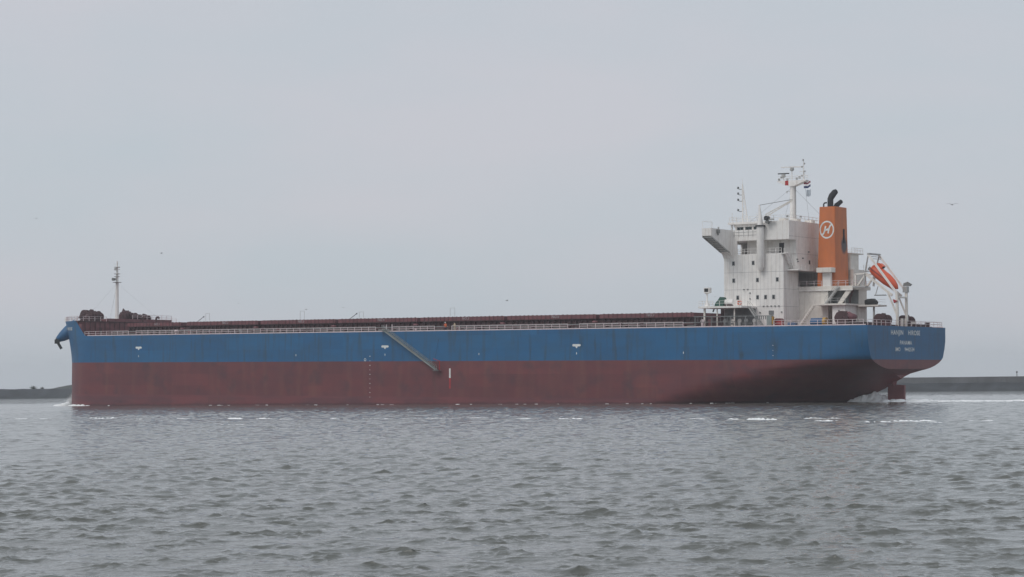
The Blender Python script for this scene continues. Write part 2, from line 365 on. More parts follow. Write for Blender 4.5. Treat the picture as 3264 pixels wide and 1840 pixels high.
crests = [(30, 200, 1334, .10), (280, 372, 1333, .26), (372, 460, 1335, .08), (560, 610, 1333, .10), (630, 650, 1334, .08), (720, 775, 1334, .13),
          (815, 870, 1334, .13), (890, 940, 1335, .12), (700, 790, 1352, .08), (1050, 1085, 1334, .12), (1270, 1480, 1332, .09), (1490, 1560, 1331, .09), (1640, 1700, 1334, .11), (1780, 1860, 1334, .13),
          (2195, 2250, 1334, .10), (2316, 2360, 1336, .14), (2375, 2478, 1337, .26), (2560, 2680, 1333, .13), (2585, 2680, 1341, .17),
          (2755, 2840, 1344, .17), (2830, 2990, 1342, .20), (2960, 3030, 1347, .12), (3080, 3170, 1340, .12), (3240, 3300, 1348, .12), (1130, 1260, 1334, .08)]
m = MB()
for j, (x0, x1, y_, h) in enumerate(crests):
    X0, Y0 = zpt(x0, y_ + 1.5); X1, Y1 = zpt(x1, y_ + 1.5); nseg = max(10, int((X1 - X0) * 9))
    foam_ridge(m, [(X0 + (X1 - X0) * i / nseg, Y0 + (Y1 - Y0) * i / nseg + 0.25 * math.sin(i * 0.21 + j)) for i in range(nseg + 1)], h * (1.1 if h > .125 else .75), 0.6, j * 7.3)
tag(m.build('breaking_crest_foam', FOAMM, smooth=60), 'thin white line of breaking crests across the sea in front of the ship', 'foam', kind='stuff')

# ------------------------------------------------------------------ far shore
def rough_strip(name, xs, prof, mat, parent=None, amp=0.3, seed=0, kind=None):
    """long strip: prof(x) -> list of (depth, height) from water to crest"""
    m = MB(); rows = []
    for x in xs:
        p = prof(x); rows.append(len(p)); 
        for (d, z) in p:
            nn = mnoise.noise(Vector((x * 0.22, d * 0.3, seed))) * amp
            m.v.append((x, d + nn * 2, z + nn if z > 0.3 else z))
    k = rows[0]
    for i in range(len(xs) - 1):
        for j in range(k - 1): a = i * k + j; m.f.append((a, a + 1, a + k + 1, a + k))
    return m.build(name, mat, parent, smooth=50, kind=kind)
bw = empty('breakwater', Matrix.Translation((140, 680, 0)))
BS = -0.5                                          # it runs nearer towards the right
rough_strip('armour_slope', np.arange(-150, 330, 1.2), lambda x: [(0 + BS * x, -1.0), (.8 + BS * x, 0.25), (2.2 + BS * x, 1.1), (3.6 + BS * x, 1.9), (4.6 + BS * x, 2.55), (9 + BS * x, 2.6)], ROCK, bw, 0.35, 3)
for i, x in enumerate(np.arange(-150, 325, 8.0)):
    m2 = MB(); h = 4.48 + 0.05 * mnoise.noise(Vector((x * .7, 0, 0))); y0, y1 = 5.0 + BS * x, 5.0 + BS * (x + 7.95)
    m2.add([(x, y0, 2.0), (x + 7.95, y1, 2.0), (x + 7.95, y1 + .3, h), (x, y0 + .3, h), (x, y0 + 3, 2.0), (x + 7.95, y1 + 3, 2.0), (x + 7.95, y1 + 2.6, h), (x, y0 + 2.6, h)],
           [(0, 1, 2, 3), (3, 2, 6, 7), (4, 7, 6, 5), (0, 3, 7, 4), (1, 5, 6, 2), (0, 4, 5, 1)])
    m2.build('crown_wall_block', CONC, bw)
tag(bw, 'long grey concrete breakwater with dark armour slope astern of the ship', 'breakwater')
lp = empty('harbour_light', Matrix.Translation((161.5, 676.5, 4.46)))
MB().cyl((0, 0, 0), (0, 0, 1.2), 0.14, 0.12).build('post', GREY, lp); MB().cyl((0, 0, 1.2), (0, 0, 1.65), 0.3, 0.22).build('lantern', DARK, lp)
tag(lp, 'small dark light post on the breakwater at the right edge', 'beacon')
dk = empty('shore_dike', Matrix.Translation((-200, 842, 0)))
rough_strip('dike_slope', np.arange(-300, 130, 1.5), lambda x: [(0.2 * x, -1.0), (1.4 + 0.2 * x, 0.4), (4 + 0.2 * x, 1.9), (7.5 + 0.2 * x, 3.65), (11 + 0.2 * x, 3.75), (18 + 0.2 * x, 2.8)], ROCK, dk, 0.18, 9)
tag(dk, 'low dark dike on the far shore ahead of the bow', 'dike')
m = MB(); xs = np.linspace(-420, 40, 300); ds = np.linspace(0, 100, 26)
for x in xs:
    for d in ds:
        hill = 3.1 * math.exp(-((x + 184) / 14) ** 2) + 1.8 * math.exp(-((x + 110) / 40) ** 2)
        pr_ = math.sin(math.pi * d / 100) ** 0.8
        m.v.append((x, 862 + 0.2 * (x + 200) + d, -1 + (3.6 + hill) * pr_ + 0.35 * mnoise.noise(Vector((x * .07, d * .05, 2))) + 0.2 * mnoise.noise(Vector((x * .4, d * .2, 5)))))
for i in range(len(xs) - 1):
    for j in range(len(ds) - 1): a = i * len(ds) + j; m.f.append((a, a + 1, a + len(ds) + 1, a + len(ds)))
tag(m.build('dune', DUNE, smooth=80), 'low grassy dune rising behind the dike', 'dune', kind='structure')
def shrub(loc, r, label):
    o = empty('shrub', Matrix.Translation(loc)); mm_ = MB()
    for i in range(420):
        p = Vector((random.gauss(0, .45), random.gauss(0, .4), abs(random.gauss(0.4, .3)))) * r; a = Vector((random.gauss(0, 1), random.gauss(0, 1), random.gauss(0, 1))).normalized(); bb = a.orthogonal().normalized(); s = 0.16 * r
        mm_.add([p, p + a * s, p + bb * s], [(0, 1, 2)])
    mm_.build('foliage', LEAF, o); MB().cyl((0, 0, -1), (0, 0, r * .6), 0.12 * r, 0.05 * r, 6).build('stem', LEAF, o); tag(o, label, 'shrub', 'shrubs on the dike')
shrub((-194, 853.5, 3.6), 1.25, 'taller rounded shrub on the dike, further from the bow')
shrub((-190.5, 854, 3.6), .8, 'low shrub on the dike between the tall shrub and the dune')

# ------------------------------------------------------------------ SHIP
ship = empty('bulk_carrier', SHIP)
tag(ship, 'long blue and red bulk carrier with white bridge house and orange funnel', 'ship')

# ---- hull surface
L0 = 196.5
def le_lr_p(z):
    """start of the waterline aft, run length, fullness at height z"""
    tab = [(-13.5, 14, 44, 1.6), (-9.0, 11.5, 36, 1.6), (-7.9, 10.4, 34, 1.65), (-6.6, 7.5, 33, 1.8), (-5.6, 5.0, 33, 2.0), (-4.4, 3.0, 32, 2.4), (-3.8, 1.8, 31.5, 2.7), (-3.2, 0.6, 31, 3.0), (-2.6, -1.0, 30, 3.0), (-2.0, -4.6, 31, 2.9), (-1.4, -9.4, 31, 2.8), (-0.6, -13.0, 32, 3.2), (0.3, -13.5, 28.0, 3.9), (1.5, -12.0, 22, 3.9), (4.0, -12, 17, 5.0), (12, -12, 16, 5.0)]
    for (z0, *a), (z1, *bq) in zip(tab, tab[1:]):
        if z <= z1:
            t = max(0, (z - z0) / (z1 - z0)); return [u + (w - u) * t for u, w in zip(a, bq)]
    return tab[-1][1:]
def stern_y(l, z):
    le, lr, p = le_lr_p(z); t = min(1, max(0, (l - le) / lr)); y = HB * (1 - (1 - t) ** p)
    return y
def bow_a(z): return 15.2 + 3.3 * max(0.0, z / 9.75) ** 1.4
def bow_pt(z, t):                                 # t 0..1 from shoulder to stem
    a = bow_a(z); ang = t * math.pi / 2; e = 0.94
    return L0 + a * math.sin(ang) ** e, HB * max(0.0, math.cos(ang)) ** e
def bow_y(l, z):
    a = bow_a(z); s = min(1, max(0, (l - L0) / a)) ** (1 / 0.94); return HB * math.sqrt(max(0, 1 - s * s)) ** 0.94
def ztop(l):
    t = min(1, max(0, (l - 198.2) / 3.6)); z = DECK + (9.75 - DECK) * t
    return z
zrows = [-13.5, -11, -9, -8.3, -7.6, -6.9, -6.2, -5.4, -4.6, -3.9, -3.5, -3.2, -2.9, -2.6, -2.3, -2.0, -1.76, -1.55, -1.25, -0.9, -0.5, -0.1, 0.4, 1.0, 2.2, 3.6, 4.9, DECK]
NS, NM, NB_ = 34, 30, 34
def hull_row(z):
    le, lr, p = le_lr_p(z); ls = max(0.0, le, min(1.3, (-1.75 - z) * 1.1)); pts = []
    for i in range(NS):
        l = ls + (52 - ls) * (i / NS) ** 1.8; pts.append((l, stern_y(l, z)))
    for i in range(NM): pts.append((52 + (L0 - 52) * i / NM, HB))
    for i in range(NB_ + 1): pts.append(bow_pt(z, i / NB_))
    return pts
def build_hull():
    vs, fs = [], []; rows = []
    for z in zrows: rows.append([(l, y, z) for l, y in hull_row(z)])
    nC = len(rows[0]); top = rows[-1]
    for k in (1 / 3, 2 / 3, 1.0):                # forecastle strakes, flaring
        r = []
        for j, (l, y, z) in enumerate(top):
            zt = ztop(l); zz = DECK + (zt - DECK) * k
            if j >= NS + NM: l2, y2 = bow_pt(zz, (j - NS - NM) / NB_); r.append((l2, y2, DECK + (ztop(l2) - DECK) * k))
            else: r.append((l, y, DECK))
        rows.append(r)
    for side in (1, -1):
        base = len(vs)
        for r in rows: vs += [(l, side * y, z) for l, y, z in r]
        for i in range(len(rows) - 1):
            for j in range(nC - 1):
                if i >= len(zrows) - 1 and rows[-1][j + 1][2] < DECK + 0.01: continue
                fs.append(tuple(base + a for a in (i * nC + j, i * nC + j + 1, (i + 1) * nC + j + 1, (i + 1) * nC + j)))
    # transom and stern post: join the aft ends of both sides
    n_side = len(rows) * nC
    for i in range(len(zrows) - 1):
        a, bq = i * nC, (i + 1) * nC; fs.append((a, bq, bq + n_side, a + n_side))
    me_ = bpy.data.meshes.new('hull'); me_.from_pydata(vs, [], fs)
    bm = bmesh.new(); bm.from_mesh(me_); bmesh.ops.remove_doubles(bm, verts=bm.verts, dist=0.002)
    bmesh.ops.dissolve_degenerate(bm, edges=bm.edges, dist=0.002); bmesh.ops.recalc_face_normals(bm, faces=bm.faces); bm.to_mesh(me_); bm.free()
    me_.polygons.foreach_set('use_smooth', [True] * len(me_.polygons)); me_.set_sharp_from_angle(angle=math.radians(38)); me_.materials.append(HULLM)
    o = bpy.data.objects.new('hull', me_); COL.objects.link(o); o.parent = ship; return o
hull = build_hull()
def deck_poly(z, l0, l1, inset, name, mat, n_=70):
    m = MB(); ls = [l0 + (l1 - l0) * i / n_ for i in range(n_ + 1)]
    def hb(l): return max(0.02, (stern_y(l, z) if l < 60 else bow_y(l, z)) - inset)
    for l in ls: m.v += [(l, hb(l), z - 0.02), (l, -hb(l), z - 0.02)]
    for i in range(n_): m.f.append((2 * i, 2 * i + 1, 2 * i + 3, 2 * i + 2))
    return m.build(name, mat, ship)
deck_poly(DECK, 0.05, 201.6, 0.05, 'main_deck', MAROON)
deck_poly(9.72, 201.5, 214.0, 0.12, 'forecastle_deck', MAROON, 40)
# forecastle bulkhead with doors and stiffeners
hbB = bow_y(201.5, 8) - 0.1
MB().box(201.4, 201.6, -hbB, hbB, DECK - 0.02, 9.74).build('forecastle_bulkhead', MAROON, ship)
m = MB()
for y in np.arange(-14.4, 14.5, 1.6): m.box(201.28, 201.4, y - .06, y + .06, DECK, 9.7)
m.box(201.1, 201.4, -hbB, hbB, 9.56, 9.76); m.build('bulkhead_stiffener', MAROOND, ship, kind='stuff')
for y in (-9, 9.5):
    d = MB().box(201.22, 201.27, y - .4, y + .4, DECK + .25, DECK + 2.1).build('door', MAROOND, ship); MB().box(201.16, 201.22, y - .3, y - .22, DECK + 1.1, DECK + 1.3).build('handle', GREY, d)
MB().box(201.62, 204.0, -14.0, 7.0, 9.7, 10.45).build('winch_platform', MAROON, ship)
MB().box(201.45, 201.61, -14.6, 7.0, 9.75, 10.5).build('breakwater_plate', MAROON, ship)
for sd in (1, -1):                                # inner lining of the bulwark
    m = MB(); ts = np.linspace(.10, .995, 40)
    for t in ts:
        l, y = bow_pt(9.75, t); l -= .16 * math.sin(t * 1.57); y = max(0, y - .16 * math.cos(t * 1.57)); m.v += [(l, sd * y, 9.0), (l, sd * y, ztop(l) - .01)]
    for i in range(len(ts) - 1): m.f.append((2 * i, 2 * i + 1, 2 * i + 3, 2 * i + 2))
    m.build('bulwark_lining', MAROON, ship, smooth=60)
# fish-plate along the deck edge
ls = np.linspace(0.4, 197.6, 120)
for s in (1, -1):
    m = MB()
    for a, bq in zip(ls, ls[1:]):
        ya, yb = (stern_y(a, DECK) - .16) * s, (stern_y(bq, DECK) - .16) * s
        m.add([(a, ya, DECK), (bq, yb, DECK), (bq, yb, DECK + .2), (a, ya, DECK + .2), (a, ya - .06 * s, DECK), (bq, yb - .06 * s, DECK), (bq, yb - .06 * s, DECK + .2), (a, ya - .06 * s, DECK + .2)], [(0, 1, 2, 3), (3, 2, 6, 7), (4, 7, 6, 5)])
    m.build('deck_edge_plate', RAILM, ship)

# ---- railings
POSTS = {}
def post_mesh(h, t=0.085, mat=RAILM):
    key = (h, t, mat.name)
    if key not in POSTS: POSTS[key] = MB().box(-t / 2, t / 2, -t / 2, t / 2, 0, h).mesh('post', mat)
    return POSTS[key]
def railing(pts, h=1.05, step_=1.88, rails=(1.0, 0.55), t=0.075, mat=RAILM, name='railing', parent=None):
    """posts are pieces of their own under the two rails"""
    m = MB(); pts = [Vector(p) for p in pts]
    for a, bq in zip(pts, pts[1:]):
        for r in rails: m.bar(a + Vector((0, 0, h * r)), bq + Vector((0, 0, h * r)), t)
    o = m.build(name, mat, parent or ship)
    acc = 0.0
    if (parent or ship) is ship:
        for a, bq in zip(pts, pts[1:]):
            d = (bq - a).length; k = max(1, round(d / step_))
            for i in range(k + (1 if bq is pts[-1] else 0)): inst('post', post_mesh(h, t + .01, mat), o, a + (bq - a) * (i / k))
    return o
yr = 17.25
def edge(l): return min(yr, stern_y(l, DECK) - .25) if l < 60 else bow_y(l, DECK) - .25
for a, bq in ((198.6, 184.4), (182.0, 168.9), (168.9, 150), (150, 131.2), (131.2, 112.4), (108.0, 97.0), (92.6, 77.5), (77.5, 64.3), (61.6, 50.3), (50.3, 38.2)):
    pts = [(l, edge(l), DECK) for l in ([a, 197.2, 195, bq] if a > 190 else [a, bq])]
    railing(pts)
railing([(19.0, edge(19), DECK), (12, edge(12), DECK), (6, edge(6), DECK), (3, edge(3), DECK), (0.9, edge(1.2), DECK)], 1.05, 2.0)
railing([(0.35, 16.6, DECK), (0.35, 9, DECK), (0.35, 0, DECK), (0.35, -9, DECK), (0.35, -16.6, DECK)], 1.05, 2.0)
for a, bq in ((197, 150), (150, 100), (100, 50), (50, 1)): railing([(a, -edge(a), DECK), (bq, -edge(bq), DECK)], 1.05, 2.2)
fo = [(l, bow_y(l, 9.7) - .3, 9.75) for l in (201.8, 203, 204.5, 206, 207.4, 208.8, 210.2)]
railing(fo, 1.1, 1.7); railing([(x, -y, z) for x, y, z in fo], 1.1, 1.7)
railing([(201.7, -hbB + 2, 10.45), (201.7, -8, 10.45), (201.7, -1.5, 10.45)], 1.05, 1.7); railing([(201.7, 7.2, 9.75), (201.7, 11, 9.75), (201.7, hbB - .3, 9.75)], 1.1, 1.7)

# ---- hatches
PITCHH = 22.4
for i in range(7):
    cx = 51.6 + PITCHH * i; hl = 10.75 if i < 6 else 8.6; w = 8.6 if i < 6 else 7.4
    h = MB().box(cx - hl + .3, cx + hl - .3, -w + .35, w - .35, DECK, 8.32).build('hatch_coaming', MAROOND, ship)  # darker maroon than the cover, shade of its overhang put into the colour
    m = MB()
    for x in np.arange(cx - hl + .8, cx + hl - .5, 1.3):
        for s in (1, -1): m.prism([(x - .04, DECK), (x + .04, DECK), (x + .04, 8.2), (x - .04, 8.2)], s * (w - .34), s * (w + .15))
    m.build('coaming_stay', MAROOND, h, kind='stuff')
    cov = MB()
    cov.box(cx - hl, cx - .03, -w, w, 8.36, 9.26); cov.box(cx + .03, cx + hl, -w, w, 8.36, 9.26)
    c = cov.build('hatch_cover', MAROON, ship)
    m = MB()
    for x in np.arange(cx - hl + .5, cx + hl, 1.05): m.box(x - .12, x + .12, w - .15, w + .1, 9.26, 9.31 + .05 * random.random()); m.box(x - .05, x + .05, w, w + .05, 8.4, 9.2)
    m.box(cx - hl, cx + hl, w, w + .12, 8.34, 8.46); m.build('cleat', MAROOND, c, kind='stuff')
    place_text('NO.%d' % (7 - i), 0.75, lambda u, v, cx=cx, w=w: (cx - .1 - u - 1.0, w + .065, 8.88 + v), 'hatch_number', MARKD, c)
    # crossover structure, lockers, vents and small gear between hatches
    xg = cx + PITCHH / 2
    if i < 6:
        MB().box(xg - 1.6, xg + 1.6, -7.6, 7.6, DECK, 8.1).build('cross_deck_box', MAROOND, ship)
        for yv in (9.6, -9.6):
            v = MB().cyl((xg, yv, DECK), (xg, yv, 7.6), .32).build('mushroom_vent', MAROOND, ship); MB().cyl((xg, yv, 7.6), (xg, yv, 7.95), .62, .5).build('vent_cap', MAROON, v)
# davits and guard frames standing above the hatch tops
for x, y in ((171.5, 8.2), (126.7, 8.2)):
    m = MB().bar((x, y, 9.26), (x - 1.9, y, 10.35), .09); m.ellipsoid((x - 1.95, y, 10.38), (.16, .16, .16), 8, 6); m.build('hatch_davit', DARK, ship)
for x, y, h in ((169.6, 7.5, 1.9), (142.6, 6.0, 2.0), (124.6, 7.5, 1.5), (102.0, 5.0, 2.0)):
    MB().bar((x, y, 9.26), (x, y, 9.26 + h), .05).bar((x - 1.2, y, 9.26), (x - 1.2, y, 9.26 + h), .05).bar((x, y, 9.26 + h), (x - 1.2, y, 9.26 + h), .05).build('guard_frame', GREYL, ship)
m = MB().bar((36.2, 9.2, 9.26), (35.6, 9.2, 10.7), .22).bar((35.65, 9.2, 10.65), (34.6, 9.2, 10.75), .24); m.build('hatch_davit', DARK, ship)
MB().box(33.6, 34.4, 8.6, 9.4, DECK, 10.3).build('vent_trunk', MAROOND, ship)
# fore deck ventilators
for x, y in ((193.5, 3.5), (191.5, 1.0)):
    v = MB().cyl((x, y, 9.2), (x, y, 10.4), .22).build('goose_neck_vent', MAROOND, ship); MB().tube([(x, y, 10.4), (x - .25, y, 10.7), (x - .7, y, 10.75), (x - .95, y, 10.5)], .25).build('vent_hood', MAROOND, v)
# pipes and gear along the port deck
for y, z, r in ((12.2, 6.75, .16), (12.8, 6.65, .11), (13.5, 6.9, .2), (11.6, 7.2, .12)):
    MB().cyl((38, y, z), (195, y, z), r, n=6).build('deck_pipe', MAROOND if r > .12 else GREY, ship)
m = MB()
for x in np.arange(40, 196, 4.4): m.box(x - .1, x + .1, 11.4, 13.8, DECK, 6.85)
m.build('pipe_support', MAROOND, ship, kind='stuff')
for i in range(26):
    x = random.uniform(40, 194); y = random.uniform(10, 15.6); s = random.uniform(.3, .65)
    mt = random.choice((MAROOND, MAROOND, MAROON, GREY, RAILM)); v = MB().cyl((x, y, DECK), (x, y, DECK + s * 1.3), s * .5, n=8).build('tank_vent', mt, ship)
    MB().cyl((x, y, DECK + s * 1.3), (x, y, DECK + s * 1.9), s * .8, s * .6, n=8).build('vent_cap', mt, v)
for x in (177, 154, 132, 86, 63):
    b_ = MB().box(x - 1.1, x + 1.1, 15.9, 16.7, DECK, DECK + .14).build('bollard', MAROOND, ship)
    for dx in (-.6, .6): MB().cyl((x + dx, 16.3, DECK + .14), (x + dx, 16.3, DECK + .85), .27, .25).build('bollard_post', MAROOND, b_)

# ---- mooring winches
def winch(x, y, z, s, name='mooring_winch', mat=MAROOND, big=1.0):
    o = MB().box(x - 2.3 * s, x + 2.3 * s, y - 2.6 * s, y + 2.6 * s, z, z + .35 * s).build(name, mat, ship)
    for i, (dy, r) in enumerate(((-1.4, 1.0), (1.1, 1.15 * big))):
        d = MB(); yy = y + dy * s; zc = z + 1.45 * s
        d.cyl((x, yy - .95 * s, zc), (x, yy + .95 * s, zc), .62 * r * s, n=16)
        for e in (-.95, 0.25, .95): d.cyl((x, yy + (e - .07) * s, zc), (x, yy + (e + .07) * s, zc), 1.12 * r * s, n=18)
        d.build('drum', mat, o, smooth=40)
    MB().prism([(x - .9 * s, z), (x + .9 * s, z), (x + .75 * s, z + 2.2 * s), (x + .2 * s, z + 2.9 * s), (x - .5 * s, z + 2.8 * s), (x - .9 * s, z + 1.9 * s)], y - .32 * s, y + .02 * s).build('gear_case', mat, o)
    for dy in (-2.5, 2.3): MB().prism([(x - .9 * s, z), (x + .9 * s, z), (x + .3 * s, z + 1.9 * s), (x - .3 * s, z + 1.9 * s)], y + dy * s, y + (dy + .18) * s).build('bearing_frame', mat, o)
    MB().cyl((x + .6 * s, y - .1 * s, z + .95 * s), (x + 2.1 * s, y - .1 * s, z + .95 * s), .5 * s, n=12).build('motor', mat, o, smooth=40)
    MB().cyl((x, y - 3.2 * s, z + 1.45 * s), (x, y - 2.5 * s, z + 1.45 * s), .35 * s, .5 * s).build('warping_head', mat, o, smooth=40)
    return o
winch(208.6, 5.6, 9.72, 1.08); winch(205.2, 7.6, 9.72, .86); winch(206.6, -5.0, 9.72, .98); winch(206.2, -9.6, 9.72, .78)
winch(6.4, 13.0, DECK, .92, big=1.15); winch(2.9, 4.6, DECK, .85); winch(4.5, -9.5, DECK, .85)
for c_x, c_y, c_z, c_r in ((209.0, 6.2, 11.0, (1.5, 2.2, 1.35)), (205.6, 8.6, 10.7, (1.2, 1.5, 1.0)), (206.9, -4.0, 11.1, (1.1, 1.3, 1.75)), (206.6, -10.4, 10.7, (1.0, 1.2, 1.3))): MB().ellipsoid((c_x, c_y, c_z), c_r, 16, 9, lump=.55).build('winch_cover', MAROOND, ship, smooth=60)
MB().ellipsoid((6.5, 13.0, 7.75), (1.95, 2.1, 1.05), 16, 8, lump=.25).build('winch_cover', MAROON, ship, smooth=60)
for x, y in ((1.0, -2.5), (1.2, -5.2), (1.0, 10.5), (1.1, -11.5)):
    b_ = MB().box(x - .5, x + .5, y - 1.0, y + 1.0, DECK, DECK + .14).build('bollard', MAROOND, ship)
    for dy in (-.55, .55): MB().cyl((x, y + dy, DECK + .14), (x, y + dy, DECK + .95), .28).build('bollard_post', WHITE2 if y == -5.2 else MAROOND, b_)
MB().box(.5, 1.3, -9.6, -4.4, DECK, DECK + .5).build('fairlead', MAROOND, ship); MB().box(.5, 1.5, 6.2, 9.4, DECK, DECK + .75).build('fairlead', MAROON, ship)
for y in (-1.2, .6): MB().cyl((.9, y, DECK), (.9, y, DECK + 1.5), .28, n=10).build('roller', WHITE2, ship)
MB().box(8, 13, -6, 6, DECK, DECK + .9).build('steering_gear_trunk', MAROOND, ship)

# ---- foremast
fm = MB().tube([(205.5, 0, 9.72), (205.5, 0, 19.3), (205.5, 0, 24.0)], [.46, .36, .16], 14).build('foremast', WHITE, ship, smooth=50)
MB().box(204.7, 206.3, -.9, .9, 9.72, 10.4).build('mast_foot', WHITE2, fm)
for z, r in ((19.35, 1.15), (20.75, .75), (21.4, .85), (23.05, .75)): MB().cyl((205.5, 0, z), (205.5, 0, z + .1), r * .85, r, 12).build('mast_platform', GREYL, fm)
m = MB().cyl((205.5, .9, 20.1), (205.5, 1.5, 20.1), .3, .38, 10); m.build('mast_horn', GREY, fm); 
MB().cyl((205.5, 0, 24.0), (205.5, 0, 24.5), .22, .18, 10).build('mast_light', WHITE, fm)
for z in (19.9, 22.3): MB().cyl((205.5, .62, z), (205.5, .62, z + .55), .26, n=8).build('mast_light', GREYL, fm)
railing([(205.5, 1.0, 22.0), (206.2, 0.0, 22.0), (205.5, -1.0, 22.0), (204.8, 0, 22.0), (205.5, 1.0, 22.0)], 1.0, 1, parent=fm, t=.05, mat=WHITE)
for q_ in ((199, 9), (199, -9), (212.5, 4.5), (212.5, -4.5)): MB().bar((205.5, 0, 19.2), (q_[0], q_[1], 9.8), .018).build('stay', GREY, fm)
jk = MB().cyl((214.2, 0, 9.7), (214.2, 0, 13.2), .06, .04, 6).build('jackstaff', WHITE, ship)
railing([(210.2, bow_y(210.2, 9.7) - .3, 9.75), (212.2, bow_y(212.2, 9.7) - .3, 9.75), (214.2, 1.2, 9.75)], 1.1, 1.6)
MB().prism([(210.4, 9.78), (211.6, 9.78), (211.4, 10.9)], bow_y(211, 9.7) - .2, bow_y(211, 9.7) - .08).build('bow_chock', WHITE, ship)

# ---- anchor and its bolster on the port bow
an = empty('anchor_gear'); an.parent = ship
def pocket(l, z): return Vector((l, bow_y(l, z), z))
pb = pocket(209.2, 6.0); nout = Vector((0.70, 0.71, -.05)).normalized()
m = MB(); m.tube([pb - nout * 2.2 + Vector((0, 0, 2.6)), pb + nout * .1 + Vector((0, 0, 1.25)), pb + nout * 1.6 + Vector((0, 0, .25)), pb + nout * 2.7 + Vector((0, 0, -.45))], [1.9, 1.65, 1.2, .65], 14); m.build('anchor_bolster', HULLM, an, smooth=40)
ab = pb + nout * 2.75 + Vector((0, 0, -.85)); tdir = Vector((0, 0, 1)).cross(nout).normalized()
m = MB(); m.bar(ab - nout * 1.6 + Vector((0, 0, 1.1)), ab, .55); m.bar(ab - tdir * 1.3, ab + tdir * 1.3, 1.15, 1.0)
for s in (-1, 1):
    p0 = ab + tdir * (1.05 * s); tip = p0 + nout * .35 + Vector((0, 0, 1.25)) * 1.0
    m.bar(p0, p0 - nout * 1.0 - Vector((0, 0, 1.75)), .85, .6); m.bar(p0, tip * .6 + p0 * .4, .45, .4)
m.build('anchor', DARK, an)

# ---- bow and stern lettering, marks
def on_bow(u, v, l0, z0):
    z = z0 + v; l = l0 - u
    # walk along the hull girth
    x = l0; step_n = 24; sgn = -1 if u > 0 else 1; rest = abs(u)
    for _ in range(step_n):
        d = rest / step_n; dy = bow_y(x + sgn * .05, z) - bow_y(x, z); sl = math.hypot(.05, dy) / .05; x += sgn * d / sl
    return (x + .07, bow_y(x, z) + .10, z)
place_text('HANJIN', 1.0, lambda u, v: on_bow(u - 5.0, v, 205.3, 7.9), 'ship_name_lettering', MARKW, hull, 1.12)
place_text('HIROSE', 1.0, lambda u, v: on_bow(u, v, 205.3, 7.9), 'ship_name_lettering', MARKW, hull, 1.12)
for txt, sz, y0, z0, sq in (('HANJIN', 1.22, 4.85, 4.95, 1.25), ('HIROSE', 1.22, -2.75, 4.95, 1.25), ('PANAMA', 1.05, 1.0, 3.1, 1.2), ('IMO', .98, 4.6, 1.85, 1.2), ('9442534', .98, -.6, 1.85, 1.2)):
    place_text(txt, sz, lambda u, v, y0=y0, z0=z0: (-0.03, y0 - u, z0 + v), 'stern_lettering', MARKW, hull, sq)
ys = HB + .012
def decal(pts, name, mat): MB().add([(x, ys, z) for x, z in pts], [tuple(range(len(pts)))]).build(name, mat, hull)
for x, z in ((180.9, 3.35), (109.7, 3.1), (62.1, 3.0)):
    pts = [(x + .75 + .22 * math.sin(a), z + .22 * math.cos(a)) for a in np.linspace(0, math.pi, 8)] + [(x - .75 - .22 * math.sin(a), z - .22 * math.cos(a)) for a in np.linspace(0, math.pi, 8)]
    decal(pts, 'tug_mark', MARKW); decal([(x - .32, z - .23), (x + .32, z - .23), (x, z - .6)], 'tug_mark', MARKW)
for x in (180.9, 134, 109.7, 85.6, 62.1, 38.0): decal([(x - .07, 1.2), (x + .07, 1.2), (x + .07, 1.6), (x - .07, 1.6)], 'frame_tick', MARKW)
m = MB()
for i, z in enumerate(np.arange(1.0, -7.6, -.95)):
    wv = .07 if i % 2 else .13; m.add([(113.7 - wv, ys, z), (113.7 + wv, ys, z), (113.7 + wv, ys, z + .14), (113.7 - wv, ys, z + .14)], [(0, 1, 2, 3)])
    m.add([(19.0 - wv * .7, stern_y(19, z) + .03, z + 1.6), (19.0 + wv * .7, stern_y(19 + wv, z) + .03, z + 1.6), (19 + wv * .7, stern_y(19 + wv, z) + .03, z + 1.7), (19 - wv * .7, stern_y(19, z) + .03, z + 1.7)], [(0, 1, 2, 3)])
for a in range(16):
    t0, t1 = 2 * math.pi * a / 16, 2 * math.pi * (a + 1) / 16
    m.add([(115 + r * math.cos(t), ys, .35 + r * math.sin(t)) for t, r in ((t0, .2), (t1, .2), (t1, .3), (t0, .3))], [(0, 1, 2, 3)])
m.build('draught_marks', MARKW, hull, kind='stuff')
decal([(92.7, -3.45), (93.1, -3.45), (93.1, -1.5), (92.7, -1.5)], 'pilot_mark', MARKW); decal([(92.7, -5.6), (93.1, -5.6), (93.1, -3.47), (92.7, -3.47)], 'pilot_mark', REDP)

# ---- rudder and propeller boss
MB().prism([(.75, -11), (4.1, -11), (3.95, -4.6), (.7, -4.75)], -.35, .35).build('rudder', HULLM, ship)
m = MB().cyl((2.9, 0, -4.9), (2.9, 0, -2.4), .5, .7, 12); m.build('rudder_stock', HULLM, ship)

